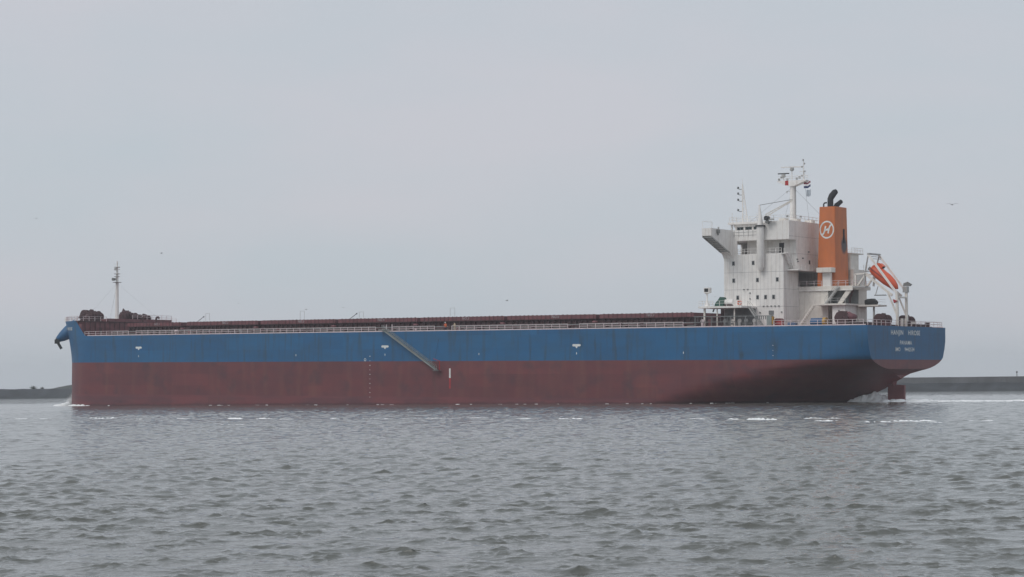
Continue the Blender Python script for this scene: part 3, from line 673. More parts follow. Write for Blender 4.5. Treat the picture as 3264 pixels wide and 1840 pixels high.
# ---- accommodation ladder hanging down the port side
al = empty('accommodation_ladder'); al.parent = ship
A0, A1 = Vector((109.6, 18.15, 6.55)), Vector((95.9, 18.15, -1.75)); dv = (A1 - A0)
for s in (-.30, .30): MB().bar(A0 + Vector((0, s, 0)), A1 + Vector((0, s, 0)), .10, .22).build('stringer', GREENG, al)
m = MB()
for i in range(1, 40):
    p = A0 + dv * (i / 40); m.box(p.x - .16, p.x + .16, p.y - .28, p.y + .28, p.z - .02, p.z + .02)
m.build('tread', GREENG, al, kind='stuff')
for s in (-.32, .32):
    up_ = Vector((0.25, s, .95)); m = MB().bar(A0 + up_, A1 + up_, .045).bar(A0 + up_ * .55 + Vector((0, s * .45, 0)), A1 + up_ * .55 + Vector((0, s * .45, 0)), .035)
    for i in range(0, 12): p = A0 + dv * (i / 11); m.bar(p + Vector((0, s, 0)), p + up_, .05)
    m.build('handrail', GREENG, al)
MB().box(95.0, 96.5, 17.7, 18.6, -1.95, -1.83).build('lower_platform', GREY, al); MB().cyl((95.0, 18.2, -1.8), (95.0, 18.2, .1), .09, n=6).build('platform_post', REDP, al); MB().bar((95.0, 18.2, 0), (96.6, 18.2, .5), .1).build('platform_rail', REDP, al)
MB().box(109.0, 110.6, 17.3, 18.7, 6.45, 6.6).build('upper_platform', GREYL, al)
for x in (107.9, 109.4): MB().bar((x, 17.4, DECK), (x, 17.4, DECK + 1.5), .14).build('ladder_stanchion', RAILM, al)
MB().bar((96.2, 18.1, .6), (95.6, 17.2, DECK + .2), .03).build('fall_wire', DARK, al)

# ------------------------------------------------------------------ superstructure
hs = empty('bridge_house'); hs.parent = ship
m = MB()
m.box(20.6, 33.3, -10, 10, DECK - .02, 13.9); m.box(20.6, 33.3, 3.87, 10, 13.9, 17.1); m.box(28.0, 33.3, -10, 3.87, 13.9, 17.1); m.box(20.6, 33.3, -10, 10, 17.1, 20.1); m.box(19.4, 20.6, -10, 6.8, 17.1, 20.1)
m.box(20.6, 28.0, -10, -9.8, 13.9, 17.1); house = m.build('house_wall', WHITE, hs)
m = MB()                                          # recessed walkway deck below the bridge
m.box(19.42, 29.9, -7, 7, 20.1, 22.7); m.box(32.95, 33.3, -9.8, 3.3, 20.1, 22.7); m.box(32.95, 33.3, 3.3, 9.8, 22.35, 22.7)
m.box(30.45, 33.3, 9.8, 10.0, 20.1, 22.7); m.box(30.45, 33.3, -10, -9.8, 20.1, 22.7); m.box(24.75, 26.2, 9.82, 10.0, 20.1, 22.7)
m.build('walkway_wall', WHITE, hs)
MB().box(27.9, 27.99, -9, 3.8, 13.95, 17.05).build('recess_shade_panel', GREY, hs)  # grey sheet added before the white wall, deepens the recess shade by colour
MB().box(22.0, 23.0, 7.0, 7.04, 20.15, 22.2).build('door', DARK, hs)
MB().box(19.4, 33.3, -10, 10, 22.7, 23.35).build('bridge_deck', WHITE, hs)
m = MB().box(19.4, 24.5, -10, 10, 23.35, 26.25); m.build('upper_house_wall', WHITE, hs)
# bulwark of bridge deck and the bridge wings
m = MB()
for s in (1, -1): m.box(24.5, 31.3, *(sorted((s * 9.9, s * 10.0))), 23.35, 24.75)
m.box(33.2, 33.3, -10, 10, 23.35, 24.75); m.build('bridge_bulwark', WHITE, hs)
m = MB()
for s in (1, -1):
    for z in (23.7, 24.3): m.box(24.6, 31.2, *(sorted((s * 10.0, s * 10.05))), z, z + .06)
    for x in np.arange(25, 31.2, 1.0): m.box(x, x + .06, *(sorted((s * 10.0, s * 10.05))), 23.4, 24.75)
m.build('bulwark_stiffener', GREYL, hs, kind='stuff')
for s in (1, -1):                                 # wing: curved bracket from the house side out to the beam
    prof = [(9.98, 18.7), (10.12, 19.35), (10.5, 19.95), (11.3, 20.6), (18.5, 23.35), (18.5, 24.75), (9.98, 24.75)]
    k = len(prof); m = MB()
    vs_ = [(31.3, s * y, z) for y, z in prof] + [(33.3, s * y, z) for y, z in prof]
    m.add(vs_, [tuple(range(k)), tuple(range(2 * k - 1, k - 1, -1))] + [(i, i + k, (i + 1) % k + k, (i + 1) % k) for i in range(k)])
    wg = m.build('bridge_wing', WHITE, hs)
    m = MB()                                      # ribs under the wing
    for t in np.linspace(.08, .95, 9):
        y = 11.3 + (18.5 - 11.3) * t; z = 20.6 + (23.35 - 20.6) * t; m.bar((31.35, s * y, z - .12), (33.25, s * y, z - .12), .1, .22)
    for x in (31.36, 33.24): m.bar((x, s * 11.3, 20.5), (x, s * 18.45, 23.23), .1, .25)
    m.build('wing_rib', GREYL, wg)
    MB().box(31.0, 31.28, *(sorted((s * 15.6, s * 16.5))), 23.9, 24.6).build('floodlight', GREY, wg)
    MB().bar((31.1, s * 16.1, 23.5), (31.1, s * 16.1, 25.1), .3, .12).build('searchlight', GREYL, wg)
    railing([(31.35, s * 18.4, 24.75), (33.2, s * 18.4, 24.75), (33.2, s * 14.6, 24.75)], 1.35, 1.5, rails=(1.0,), t=.05, mat=WHITE, parent=wg)
    m = MB()
    for p in ((31.35, 18.4), (33.2, 18.4), (33.2, 14.6)): m.bar((p[0], s * p[1], 24.7), (p[0], s * p[1], 26.1), .05)
    m.build('awning_post', WHITE, wg)
# wheelhouse, glazed on three sides
m = MB().box(25.2, 32.5, -7, 7, 23.35, 24.62); m.box(24.5, 32.7, -7.15, 7.15, 25.55, 26.05)
for s in (1, -1):
    for x in (32.15, 30.3, 28.5, 26.7, 25.2): m.box(x, x + .35, *(sorted((s * 6.72, s * 7.0))), 24.62, 25.55)
for y in np.linspace(-6.9, 6.9, 9): m.box(32.2, 32.5, y - .12, y + .12, 24.62, 25.55)
m.box(24.5, 25.2, -7, 7, 23.35, 25.55); wh = m.build('wheelhouse', WHITE, hs)
for s in (1, -1):
    for x in (30.65, 28.85, 27.05, 25.55): MB().box(x, x + 1.45, *(sorted((s * 6.84, s * 6.87))), 24.63, 25.54).build('window_pane', GLASS, wh)
for a, bq in zip(np.linspace(-6.9, 6.9, 9), np.linspace(-6.9, 6.9, 9)[1:]): MB().box(32.33, 32.36, a + .13, bq - .13, 24.63, 25.54).build('window_pane', GLASS, wh)
MB().box(24.4, 33.7, -7.7, 7.7, 26.05, 26.45).build('wheelhouse_roof', WHITE, hs)
m = MB().bar((33.2, 6.9, 23.4), (33.2, 7.0, 26.05), .28); m.bar((33.2, -6.9, 23.4), (33.2, -7.0, 26.05), .28); m.build('roof_stanchion', WHITE, hs)
railing([(24.6, 7.4, 26.45), (33.5, 7.4, 26.45), (33.5, -7.4, 26.45)], 1.0, 1.5, t=.06, mat=WHITE, parent=ship)
railing([(24.3, 9.8, 26.25), (19.5, 9.8, 26.25), (19.5, 0, 26.25), (19.5, -9.8, 26.25), (24.3, -9.8, 26.25)], 1.05, 1.6, t=.06, mat=WHITE)
for y, x in ((3, 21.5), (-2, 21), (6, 22.5)): MB().box(x - .7, x + .7, y - .8, y + .8, 26.25, 26.9).build('roof_locker', WHITE2, hs)
# faint plating seams, proud of the wall
m = MB()
for z in (10.05, 13.35, 16.62): m.box(20.62, 33.28, 10.0, 10.012, z, z + .06); m.box(20.59, 20.6, 3.9, 9.98, z, z + .06)
m.box(19.39, 19.4, -9.98, 9.98, 23.3, 23.36); m.box(19.39, 19.4, -6.9, 6.7, 20.08, 20.13); m.build('plating_seam', GREYL, hs, kind='stuff')
m = MB()
for x in np.arange(21.4, 33.0, .82): m.box(x, x + .05, 10.0, 10.008, 10.2, 19.9)
m.build('panel_stiffener', SEAM, hs, kind='stuff')
# windows
wf = MB().box(-.31, .31, 0, .05, -.42, .42).mesh('window', GREYL); wp = MB().box(-.23, .23, .05, .062, -.34, .34).mesh('pane', GLASS_D)
for x, z in ((31.23, 18.41), (27.0, 18.41), (31.2, 15.15), (26.1, 15.15), (21.9, 15.15), (30.35, 11.88), (26.1, 11.88), (24.4, 11.88), (22.7, 11.88)):
    w = inst('window', wf, hs, (x, 10.0, z)); inst('pane', wp, w)
wf2 = MB().box(-.05, 0, -.31, .31, -.42, .42).mesh('window', GREYL); wp2 = MB().box(-.062, -.05, -.23, .23, -.34, .34).mesh('pane', GLASS_D)
for y, z in ((1.6, 18.6), (-3.7, 18.6)):
    w = inst('window', wf2, hs, (19.4, y, z)); inst('pane', wp2, w)
# small wall fittings
for x, z in ((24.0, 10.15), (23.2, 10.15), (22.4, 10.15), (21.6, 10.15), (24.8, 10.15), (28.2, 13.4), (29.0, 13.4), (27.7, 12.7), (27.7, 11.6), (25.6, 9.0), (21.0, 9.0)):
    MB().box(x - .14, x + .14, 10.0, 10.18, z - .1, z + .1).build('wall_lamp', GREY, hs)
MB().box(22.7, 23.7, 10.0, 10.12, 8.5, 9.3).build('louvre', GREY, hs); MB().box(27.75, 27.95, 10.0, 10.1, 10.5, 12.4).build('wall_pipe', WHITE, hs)
for y, z in ((8.3, 19.0), (8.0, 18.6), (6.0, 19.3), (3.5, 20.6)): MB().box(19.2, 19.4, y - 1.7, y - 1.3, z - .1, z + .1).build('wall_lamp', GREY, hs)
# walkway rails
railing([(30.4, 9.85, 20.1), (26.2, 9.85, 20.1)], 1.0, 1.2, t=.06, mat=WHITE); railing([(24.7, 9.85, 20.1), (21.1, 9.85, 20.1)], 1.0, 1.2, t=.06, mat=WHITE)
railing([(32.9, 8.8, 20.1), (32.9, 3.6, 20.1)], 1.0, 1.5, t=.06, mat=WHITE)
# aft balcony and stairs
MB().box(18.2, 20.58, -6, 8.6, 16.85, 17.08).build('balcony', WHITE, hs)
railing([(18.3, 8.5, 17.08), (18.3, 1, 17.08), (18.3, -1, 17.08)], 1.0, 1.6, t=.06, mat=WHITE)
MB().box(19.7, 21.0, 9.2, 10.6, 19.95, 20.1).build('stair_landing', WHITE, hs)
def stairs(p, q, wvec, n_=11, mat=WHITE, rail=True):
    p, q, wv = Vector(p), Vector(q), Vector(wvec); o = MB().bar(p - wv, q - wv, .08, .28).bar(p + wv, q + wv, .08, .28).build('stair', mat, hs)
    m = MB(); d = q - p; run = Vector((d.x, d.y, 0)).normalized() * .13
    for i in range(1, n_):
        c = p + d * (i / n_); m.add([c - wv - run, c + wv - run, c + wv + run, c - wv + run, c - wv - run - Vector((0, 0, .05)), c + wv - run - Vector((0, 0, .05)), c + wv + run - Vector((0, 0, .05)), c - wv + run - Vector((0, 0, .05))], [(0, 1, 2, 3), (4, 7, 6, 5), (0, 4, 5, 1), (1, 5, 6, 2), (2, 6, 7, 3), (3, 7, 4, 0)])
    m.build('tread', mat, o, kind='stuff')
    if rail:
        u = Vector((0, 0, .95)); MB().bar(p + wv + u, q + wv + u, .05).bar(p + wv, p + wv + u, .05).bar(q + wv, q + wv + u, .05).bar(p - wv + u, q - wv + u, .05).build('stair_rail', mat, o)
stairs((20.0, 10.2, 20.1), (20.0, 7.2, 17.1), (.38, 0, 0))
stairs((18.0, -1.4, 17.0), (17.8, -4.6, 13.95), (.38, .05, 0))

# port platform with life raft, floodlight and canvas cover
MB().box(26.3, 35.6, 10.02, 16.0, 9.78, 10.14).build('side_platform', WHITE, hs)
for x, y in ((34.6, 15.3), (31.9, 15.3), (28.2, 15.3)): MB().bar((x, y, DECK), (x, y, 9.78), .32 if x > 34 else .2).build('platform_post', WHITE2, hs)
railing([(26.6, 15.9, 10.14), (35.5, 15.9, 10.14), (35.5, 10.4, 10.14)], 1.0, 1.5, t=.05, mat=WHITE)
fl = MB().tube([(34.8, 14, 10.14), (34.8, 14, 11.1), (34.8, 14, 11.4), (34.8, 14, 12.5), (34.8, 14, 12.75)], [.6, .22, .17, .15, .5], 10).build('floodlight_post', WHITE, hs, smooth=40)
hd = MB().box(34.1, 35.3, 13.5, 14.4, 12.75, 13.75).build('floodlight_head', WHITE, fl); MB().box(34.3, 35.15, 14.4, 14.44, 12.95, 13.6).build('floodlight_glass', DARK, hd)
rf = MB().cyl((29.7, 13, 10.95), (31.5, 13, 10.95), .52, n=16).build('life_raft_canister', WHITE, hs, smooth=40); MB().box(29.9, 31.3, 12.5, 13.5, 10.14, 10.5).build('raft_cradle', MAROOND, rf)
m = MB().prism([(31.5, 10.14), (33.3, 10.14), (33.1, 10.8), (32.5, 11.4), (32.1, 11.95), (31.7, 11.9), (31.35, 11.3)], 12.3, 13.9); m.build('canvas_cover', GREENC, hs)
stairs((26.3, 13.2, 10.1), (23.3, 13.2, DECK + .1), (0, .4, 0), mat=GREYL)
MB().box(26.5, 33.2, 10.02, 10.1, DECK, 9.7).build('recess_shade_sheet', GREY, hs)  # grey sheet over the house wall, paints in the shade under the platform
# bunker station frame along the deck edge
bs = MB().bar((36.3, 16.5, 8.2), (19.8, 16.5, 8.15), .14).bar((36.3, 16.5, 7.15), (27.5, 16.5, 7.15), .12).build('station_frame', GREY, hs)
m = MB()
for x in np.arange(28.2, 36, .8): m.bar((x, 16.5, 7.15), (x, 16.5, 8.2), .06)
for x in (36.0, 32.5, 28.4, 25.2, 22.9, 20.4): m.bar((x, 16.5, DECK), (x, 16.5, 8.2), .13)
for x in np.arange(20.6, 23.2, .42): m.bar((x, 16.5, 7.5), (x, 16.5, 8.1), .12)
m.build('frame_upright', GREY, bs, kind='stuff')
MB().box(19.6, 20.6, 16.1, 16.9, DECK, 8.2).build('station_locker', GREENG, hs); MB().box(19.35, 19.58, 16.2, 16.8, DECK + .4, 8.0).build('locker_edge', YELLOW, hs)
for i, (x, y, mt) in enumerate(((30.6, 14.6, GREY), (29.4, 13.9, WHITE2), (27.6, 14.4, GREYL), (25.9, 15.0, GREY), (24.2, 14.8, GREYL), (33.4, 15.4, MAROON), (34.9, 15.6, RAILM))):
    v = MB().cyl((x, y, DECK), (x, y, DECK + 1.0), .3, n=8).build('manifold_valve', mt, hs); MB().cyl((x, y - .1, DECK + 1.15), (x, y + .1, DECK + 1.15), .42, n=12).build('valve_wheel', mt, v)
MB().box(25.2, 30.2, 13.2, 14.2, DECK + .5, DECK + .85).build('manifold_pipe', GREY, hs)
MB().box(18.2, 19.7, 14.6, 15.5, DECK, DECK + 1.15).build('hose_box', REDP, hs); MB().prism([(18.1, DECK + 1.15), (19.8, DECK + 1.15), (19.4, DECK + 1.5), (18.5, DECK + 1.5)], 14.5, 15.6).build('hose_box_lid', MAROON, hs)
MB().box(15.5, 17.0, 14.5, 15.5, DECK, DECK + .75).build('deck_box', BLUEP, hs)
m = MB().cyl((10.9, 13, DECK + .75), (13.3, 13, DECK + .75), .75, n=14); m.build('blue_reel', BLUEP, hs, smooth=40); MB().cyl((10.3, 13, DECK + .75), (10.85, 13, DECK + .75), .85, n=14).build('reel_motor', YELLOW, hs, smooth=40)

# ---- engine casing aft of the house
cs = empty('engine_casing'); cs.parent = ship
m = MB().box(14.5, 20.58, -3.7, 3.7, DECK, 13.2).box(9.4, 14.5, -2.4, 1.0, DECK, 13.2); m.build('casing_wall', WHITE2, cs)
MB().box(9.3, 20.58, -3.9, 3.9, 13.2, 13.9).build('casing_deck', WHITE2, cs)
MB().box(9.28, 20.58, 3.9, 3.98, 13.02, 13.2).build('deck_lip', WHITE, cs)
MB().prism([(9.5, 13.2), (10.6, 13.2), (12.6, 10.5), (11.7, 10.5)], 3.5, 3.75).build('casing_bracket', WHITE2, cs)
stairs((11.9, 4.5, 13.7), (14.6, 4.5, 10.5), (0, .38, 0), mat=GREYL)
MB().box(9.3, 16.0, 1.02, 7.0, 10.2, 10.5).build('side_platform', WHITE2, cs)
MB().box(9.8, 12.4, 1.2, 6.2, DECK, 10.2).build('lobby', WHITE, cs); MB().box(10.9, 11.2, 6.2, 6.26, 8.9, 9.3).build('lobby_light', GREY, cs)
stairs((16.0, 6.4, 10.4), (19.2, 6.4, DECK + .1), (0, .4, 0), mat=WHITE2)
railing([(20.4, 3.8, 13.9), (15.8, 3.8, 13.9)], 1.0, 1.5, t=.06, mat=RAILM); railing([(13.6, 3.8, 13.9), (9.4, 3.8, 13.9), (9.4, -3.8, 13.9)], 1.0, 1.5, t=.06, mat=RAILM)
railing([(9.4, 6.9, 10.5), (12.4, 6.9, 10.5)], 1.0, 1.5, t=.06, mat=GREYL)
MB().box(14.4, 14.5, 1.0, 3.6, 10.5, 13.2).build('recess_shade_panel', GREY, cs); MB().box(9.5, 14.4, 1.0, 1.06, 10.55, 13.15).build('recess_shade_panel', GREY, cs)  # grey sheets on the casing, shade below the ledge deck put into their colour
MB().tube([(10.6, 2.5, 10.5), (10.6, 2.5, 11.6), (10.2, 2.5, 12.3), (9.9, 2.5, 13.2)], .22).build('vent_pipe', MAROOND, cs)
m = MB().box(13.2, 17.4, -7.0, -3.4, DECK, 20.3); m.build('starboard_trunk', WHITE2, cs); MB().box(12.9, 17.6, -8.6, -3.4, 20.3, 20.5).build('trunk_platform', WHITE2, cs); MB().box(12.6, 17.0, -8.2, -3.4, 13.5, 17.3).build('trunk_lower', WHITE2, cs)
railing([(13.0, -3.6, 20.5), (13.0, -8.5, 20.5), (17.4, -8.5, 20.5)], 1.0, 1.4, t=.05, mat=WHITE)
railing([(12.7, -8.1, 17.3), (12.7, -11.0, 17.3)], 1.0, 1.4, t=.05, mat=WHITE); MB().box(12.6, 15, -11.2, -8.2, 17.1, 17.3).build('trunk_platform', WHITE2, cs)
# mushroom ventilator beside the funnel
vt = MB().box(13.95, 15.6, 3.05, 3.75, 13.9, 16.5).build('ventilator', WHITE, cs); MB().box(13.3, 16.4, 2.95, 4.7, 16.5, 17.4).build('ventilator_head', WHITE2, vt)
# funnel
fn = empty('funnel'); fn.parent = ship
zb, zt_ = 13.9, 29.05
FB = [(13.35, -3.05), (17.25, -3.05), (17.25, 2.85), (13.35, 2.85)]; FT = [(13.5, -2.65), (16.8, -2.65), (16.8, 2.55), (13.5, 2.55)]
def rr_(P, r=.25, n_=4):
    o = []
    for i, (x, y) in enumerate(P):
        sx = 1 if x < 15 else -1; sy = 1 if y < 0 else -1; cx_, cy_ = x + sx * r, y + sy * r
        a0 = {(1, 1): math.pi, (-1, 1): 1.5 * math.pi, (-1, -1): 0, (1, -1): .5 * math.pi}[(sx, sy)]
        o += [(cx_ + r * math.cos(a0 + k * math.pi / 2 / n_), cy_ + r * math.sin(a0 + k * math.pi / 2 / n_)) for k in range(n_ + 1)]
    return o
rb, rt = rr_(FB), rr_(FT); k = len(rb); m = MB()
m.add([(x, y, zb) for x, y in rb] + [(x, y, zt_) for x, y in rt], [(i, (i + 1) % k, (i + 1) % k + k, i + k) for i in range(k)] + [tuple(range(k, 2 * k))]); m.build('funnel_casing', FUNM, fn, smooth=30)
def fpt(z): return (z - zb) / (zt_ - zb)
def fy(z): return 2.85 + (2.55 - 2.85) * fpt(z)
def fx(z): return 13.35 + .15 * fpt(z)
m = MB()
for i in range(k):
    t = fpt(28.45); a = [(rb[j][0] + (rt[j][0] - rb[j][0]) * t, rb[j][1] + (rt[j][1] - rb[j][1]) * t) for j in (i, (i + 1) % k)]
    cx_, cy_ = 15.15, -.05
    e = [((x - cx_) * 1.006 + cx_, (y - cy_) * 1.006 + cy_) for x, y in a]
    m.add([(*e[0], 28.42), (*e[1], 28.42), (*e[1], 28.5), (*e[0], 28.5)], [(0, 1, 2, 3)])
m.build('funnel_band', FUNM, fn)
# emblem: ring with a slanted H whose ends run into the ring
EC = (15.17, 24.66); RX, RZ = 1.50, 1.70
def epos(u, v, d=.02): z = EC[1] + v * RZ; return (EC[0] - u * RX, fy(z) + d, z)
m = MB(); N = 48
for i in range(N):
    t0, t1 = 2 * math.pi * i / N, 2 * math.pi * (i + 1) / N
    m.add([epos(r * math.cos(t), r * math.sin(t)) for t, r in ((t0, .83), (t1, .83), (t1, 1.0), (t0, 1.0))], [(0, 1, 2, 3)])
m.build('emblem_ring', MARKW, fn)
def stroke(m, pts, w):
    P = [Vector((u, v)) for u, v in pts]; L_, R_ = [], []
    for i, p in enumerate(P):
        d = (P[min(i + 1, len(P) - 1)] - P[max(i - 1, 0)]).normalized(); nrm = Vector((-d.y, d.x)) * w / 2; L_.append(p + nrm); R_.append(p - nrm)
    for i in range(len(P) - 1): m.add([epos(q_.x, q_.y, .026) for q_ in (L_[i], L_[i + 1], R_[i + 1], R_[i])], [(0, 1, 2, 3)])
m = MB(); stroke(m, [(-.16, .42), (-.25, .1), (-.34, -.22), (-.48, -.45), (-.70, -.58)], .20); stroke(m, [(.16, -.42), (.25, -.1), (.34, .22), (.48, .45), (.70, .58)], .20); stroke(m, [(-.26, -.08), (-.1, -.02), (.1, .02), (.26, .08)], .22)
m.build('emblem_letter', MARKW, fn)
lv = MB().box(fx(23.6) - .07, fx(23.6) + .05, -1.35, -.75, 22.2, 24.9).build('funnel_louvre', BLACK, fn)
m = MB().tube([(15.3, .75, 29.0), (15.3, .75, 30.6), (15.15, .45, 31.2), (14.85, -.2, 31.95), (14.7, -.5, 32.1)], [.58, .58, .62, .58, .5], 14); m.build('exhaust_pipe', BLACK, fn, smooth=50)
MB().tube([(14.9, -.6, 29.0), (14.8, -.9, 29.5), (14.5, -1.5, 30.0), (14.3, -1.9, 30.3)], [.5, .5, .42, .4], 12).build('exhaust_pipe', BLACK, fn, smooth=50)
MB().tube([(16.2, 1.8, 29.0), (16.2, 1.8, 29.6), (16.1, 1.6, 29.85), (15.8, 1.3, 29.9)], .15, 8).build('exhaust_pipe', BLACK, fn, smooth=50)
MB().tube([(15.2, -1.5, 29.0), (15.1, -1.5, 29.9)], [.45, .4], 10).build('exhaust_pipe', BLACK, fn, smooth=50)

# ---- provision crane on the port side of the house
cr = empty('provision_crane'); cr.parent = ship
MB().tube([(25.05, 10.75, 16.9), (25.05, 10.75, 17.6), (25.05, 10.75, 25.2)], [.35, .72, .72], 18).build('crane_pedestal', WHITE, cr, smooth=50)
MB().cyl((25.05, 10.75, 25.2), (25.05, 10.75, 25.45), .95, n=18).build('slewing_ring', DARK, cr)
MB().tube([(25.05, 10.75, 25.45), (25.05, 10.75, 26.9), (25.2, 10.75, 29.0), (25.3, 10.75, 29.3)], [.62, .36, .17, .12], 10).build('crane_tower', WHITE, cr, smooth=40)
e0, e1 = Vector((24.0, 10.75, 26.9)), Vector((18.9, 9.4, 29.95))
m = MB()
for dz in (0, .5): m.bar(e0 + Vector((0, 0, dz)), e1 + Vector((0, 0, dz * .3)), .16)
for i in range(9): p = e0 + (e1 - e0) * (i / 9); q_ = e0 + (e1 - e0) * ((i + .5) / 9); m.bar(p, q_ + Vector((0, 0, .5 - .35 * i / 9)), .06)
m.build('crane_jib', WHITE2, cr)
MB().bar((25.3, 10.75, 29.25), e1 + Vector((0, 0, .2)), .09).build('luffing_wire', GREY, cr)
MB().cyl((23.6, 10.3, 26.75), (23.6, 11.3, 26.75), .42, n=12).build('crane_winch', DARK, cr); MB().cyl((23.5, 10.4, 26.0), (23.5, 11.2, 26.0), .32, n=12).build('crane_winch', GREY, cr); MB().box(22.2, 24.2, 10.5, 11.0, 26.35, 26.6).build('crane_step', GREYL, cr)

# ---- radar mast
rm = empty('radar_mast'); rm.parent = ship
MB().tube([(23.65, 0, 26.25), (23.65, 0, 33.8)], [.62, .50], 16).build('mast_column', WHITE, rm, smooth=40)
MB().box(23.0, 23.2, -.12, .12, 26.3, 33.8).build('mast_ladder', GREYL, rm)
MB().prism([(20.5, 34.6), (26.6, 34.6), (26.6, 34.45), (24.2, 33.5), (23.1, 33.5), (20.5, 34.4)], -.75, .75).build('mast_platform', WHITE, rm)
MB().box(24.2, 24.9, .72, .78, 33.7, 34.6).build('signal_board', REDP, rm)
def scanner(x, y, z0, z1, span, ang, mat): 
    o = MB().cyl((x, y, z0), (x, y, z1 - .7), .1, n=8).build('radar_post', WHITE, rm); MB().tube([(x, y, z1 - .75), (x, y, z1 - .55), (x, y, z1 - .1)], [.25, .42, .36], 12).build('radar_gearbox', GREYL, o, smooth=40)
    d = Vector((math.cos(ang), math.sin(ang), 0)) * span / 2; MB().bar(Vector((x, y, z1)) - d, Vector((x, y, z1)) + d, .22, .2).build('radar_scanner', mat, o)
scanner(23.8, 0, 34.6, 37.25, 4.2, .25, WHITE); scanner(25.5, .2, 34.6, 36.05, 2.3, .1, DARK)
MB().cyl((21.3, 0, 34.5), (21.3, 0, 38.4), .14, .06, 8).build('topmast', WHITE, rm)
for z, dx in ((35.3, .3), (36.1, -.3), (37.0, .25), (37.6, -.25), (38.3, 0)): MB().cyl((21.3 + dx, .15, z), (21.3 + dx, .15, z + .32), .17, n=8).build('navigation_light', GREYL, rm)
MB().bar((20.8, 0, 36.3), (22.2, 0, 36.3), .1).build('yard', WHITE, rm); MB().bar((20.4, 0, 35.0), (21.3, 0, 36.0), .1).build('yard', WHITE, rm)
for x, z in ((26.4, 34.9), (25.9, 35.3), (24.6, 34.8), (22.6, 34.9), (22.0, 35.1)): MB().box(x - .15, x + .15, .2, .5, z - .2, z + .25).build('deck_lamp', GREYL, rm)
railing([(26.5, .7, 34.6), (20.6, .7, 34.6)], .9, 1.2, t=.045, mat=WHITE, parent=rm); railing([(26.5, -.7, 34.6), (20.6, -.7, 34.6)], .9, 1.2, t=.045, mat=WHITE, parent=rm)
for z, x in ((32.6, 24.9), (30.3, 24.9), (27.8, 24.9)): MB().bar((23.9, 0, z), (x, 0, z), .09).bar((x, 0, z - .35), (x, 0, z + .05), .14).build('bracket_light', GREYL, rm)
for q_ in ((29.5, 7), (29.5, -7), (19.6, 8), (19.6, -8)): MB().bar((23.65, 0, 33.4), (q_[0], q_[1], 26.3), .03).build('stay', GREY, rm)
for x, y in ((24.2, 1.3), (22.6, -1.2)): MB().cyl((x, y, 26.25), (x, y, 27.5), .05, n=6).build('lamp_post', WHITE, rm); MB().cyl((x, y, 27.5), (x, y, 27.85), .22, n=8).build('roof_lamp', GREY, rm)

# ---- lattice signal mast forward of the radar mast
lm = empty('signal_mast'); lm.parent = ship
m = MB().bar((31.9, 5, 26.45), (31.9, 5, 34.0), .2).bar((30.75, 5, 26.45), (31.85, 5, 33.6), .16); m.cyl((31.9, 5, 34), (31.9, 5, 34.9), .04, n=6)
for i in range(6):
    z = 27.2 + i * .95; xb = 30.75 + (z - 26.45) / (33.6 - 26.45) * 1.1; m.bar((31.9, 5, z), (xb, 5, z), .09); m.bar((31.9, 5, z + .95 if i % 2 else z), (xb, 5, z if i % 2 else z + .6), .06)
m.build('lattice_frame', WHITE, lm)
for z in (28.7, 30.7, 31.9, 33.0):
    a = MB().tube([(31.9, 5, z), (32.4, 5.1, z), (32.75, 5.2, z + .15)], .07, 6).build('light_arm', GREY, lm); MB().cyl((32.75, 5.2, z + .1), (32.75, 5.2, z + .5), .2, n=8).build('signal_light', GREY, a)
for x, h in ((33.0, 1.9), (30.0, 1.4), (27.6, 1.6)): 
    m = MB().cyl((x, 7.2, 26.45), (x, 7.2, 26.45 + h), .06, n=6); m.build('roof_post', WHITE, lm)

# ---- free-fall lifeboat davit at the stern
dv_ = empty('lifeboat_davit'); dv_.parent = ship
for y in (2.0, -2.2):
    dx = 0 if y > 0 else -.3
    MB().bar((7.0 + dx, y, 19.75), (1.35 + dx, y, 12.45), .26, .38).build('davit_rail', WHITE, dv_)
    MB().bar((7.6, y, 16.1), (2.2, y, 11.95), .3, .42).build('launch_ramp', WHITE2, dv_)
    MB().bar((1.15, y, DECK), (1.25, y, 12.5), .44, .42).build('davit_leg', WHITE2, dv_)
    MB().bar((1.25, y, 8.2), (3.0, y, 12.3), .26).build('davit_brace', WHITE2, dv_)
    MB().bar((7.9, y, 13.9), (7.6, y, 16.2), .3).build('davit_leg', GREYL, dv_); MB().bar((9.2, y, 13.9), (7.5, y, 16.1), .3).build('davit_brace', WHITE2, dv_); MB().bar((9.6, y, 16.1), (7.2, y, 16.2), .28).build('davit_tie', WHITE2, dv_)
    MB().bar((9.6, y, 13.9), (9.6, y, 16.2), .28).build('davit_leg', WHITE2, dv_)
    MB().bar((7.0 + dx, y, 19.6), (7.7, y, 16.1), .2).build('davit_brace', GREYL, dv_)
MB().bar((6.9, 2.2, 19.85), (6.7, -2.4, 19.85), .5, .3).build('davit_crossbeam', GREYL, dv_); m = MB()
for z in (19.35, 18.95): m.bar((6.5, 1.9, z), (6.3, -2.2, z), .1)
m.build('spreader', GREYL, dv_)
MB().bar((1.2, 2.2, 11.6), (1.2, -2.4, 11.6), .3).build('davit_crossbeam', WHITE2, dv_)
MB().box(.9, 1.8, -2.7, -1.8, 12.6, 13.7).build('davit_winch', GREYL, dv_); MB().prism([(.5, 13.75), (1.9, 13.8), (1.8, 14.3), (1.0, 14.6), (.2, 14.1)], -2.6, -2.2).build('winch_hood', GREY, dv_)
MB().prism([(1.9, 11.2), (1.0, 10.9), (1.7, 10.5)], 1.9, 2.4).build('stop_plate', REDP, dv_)
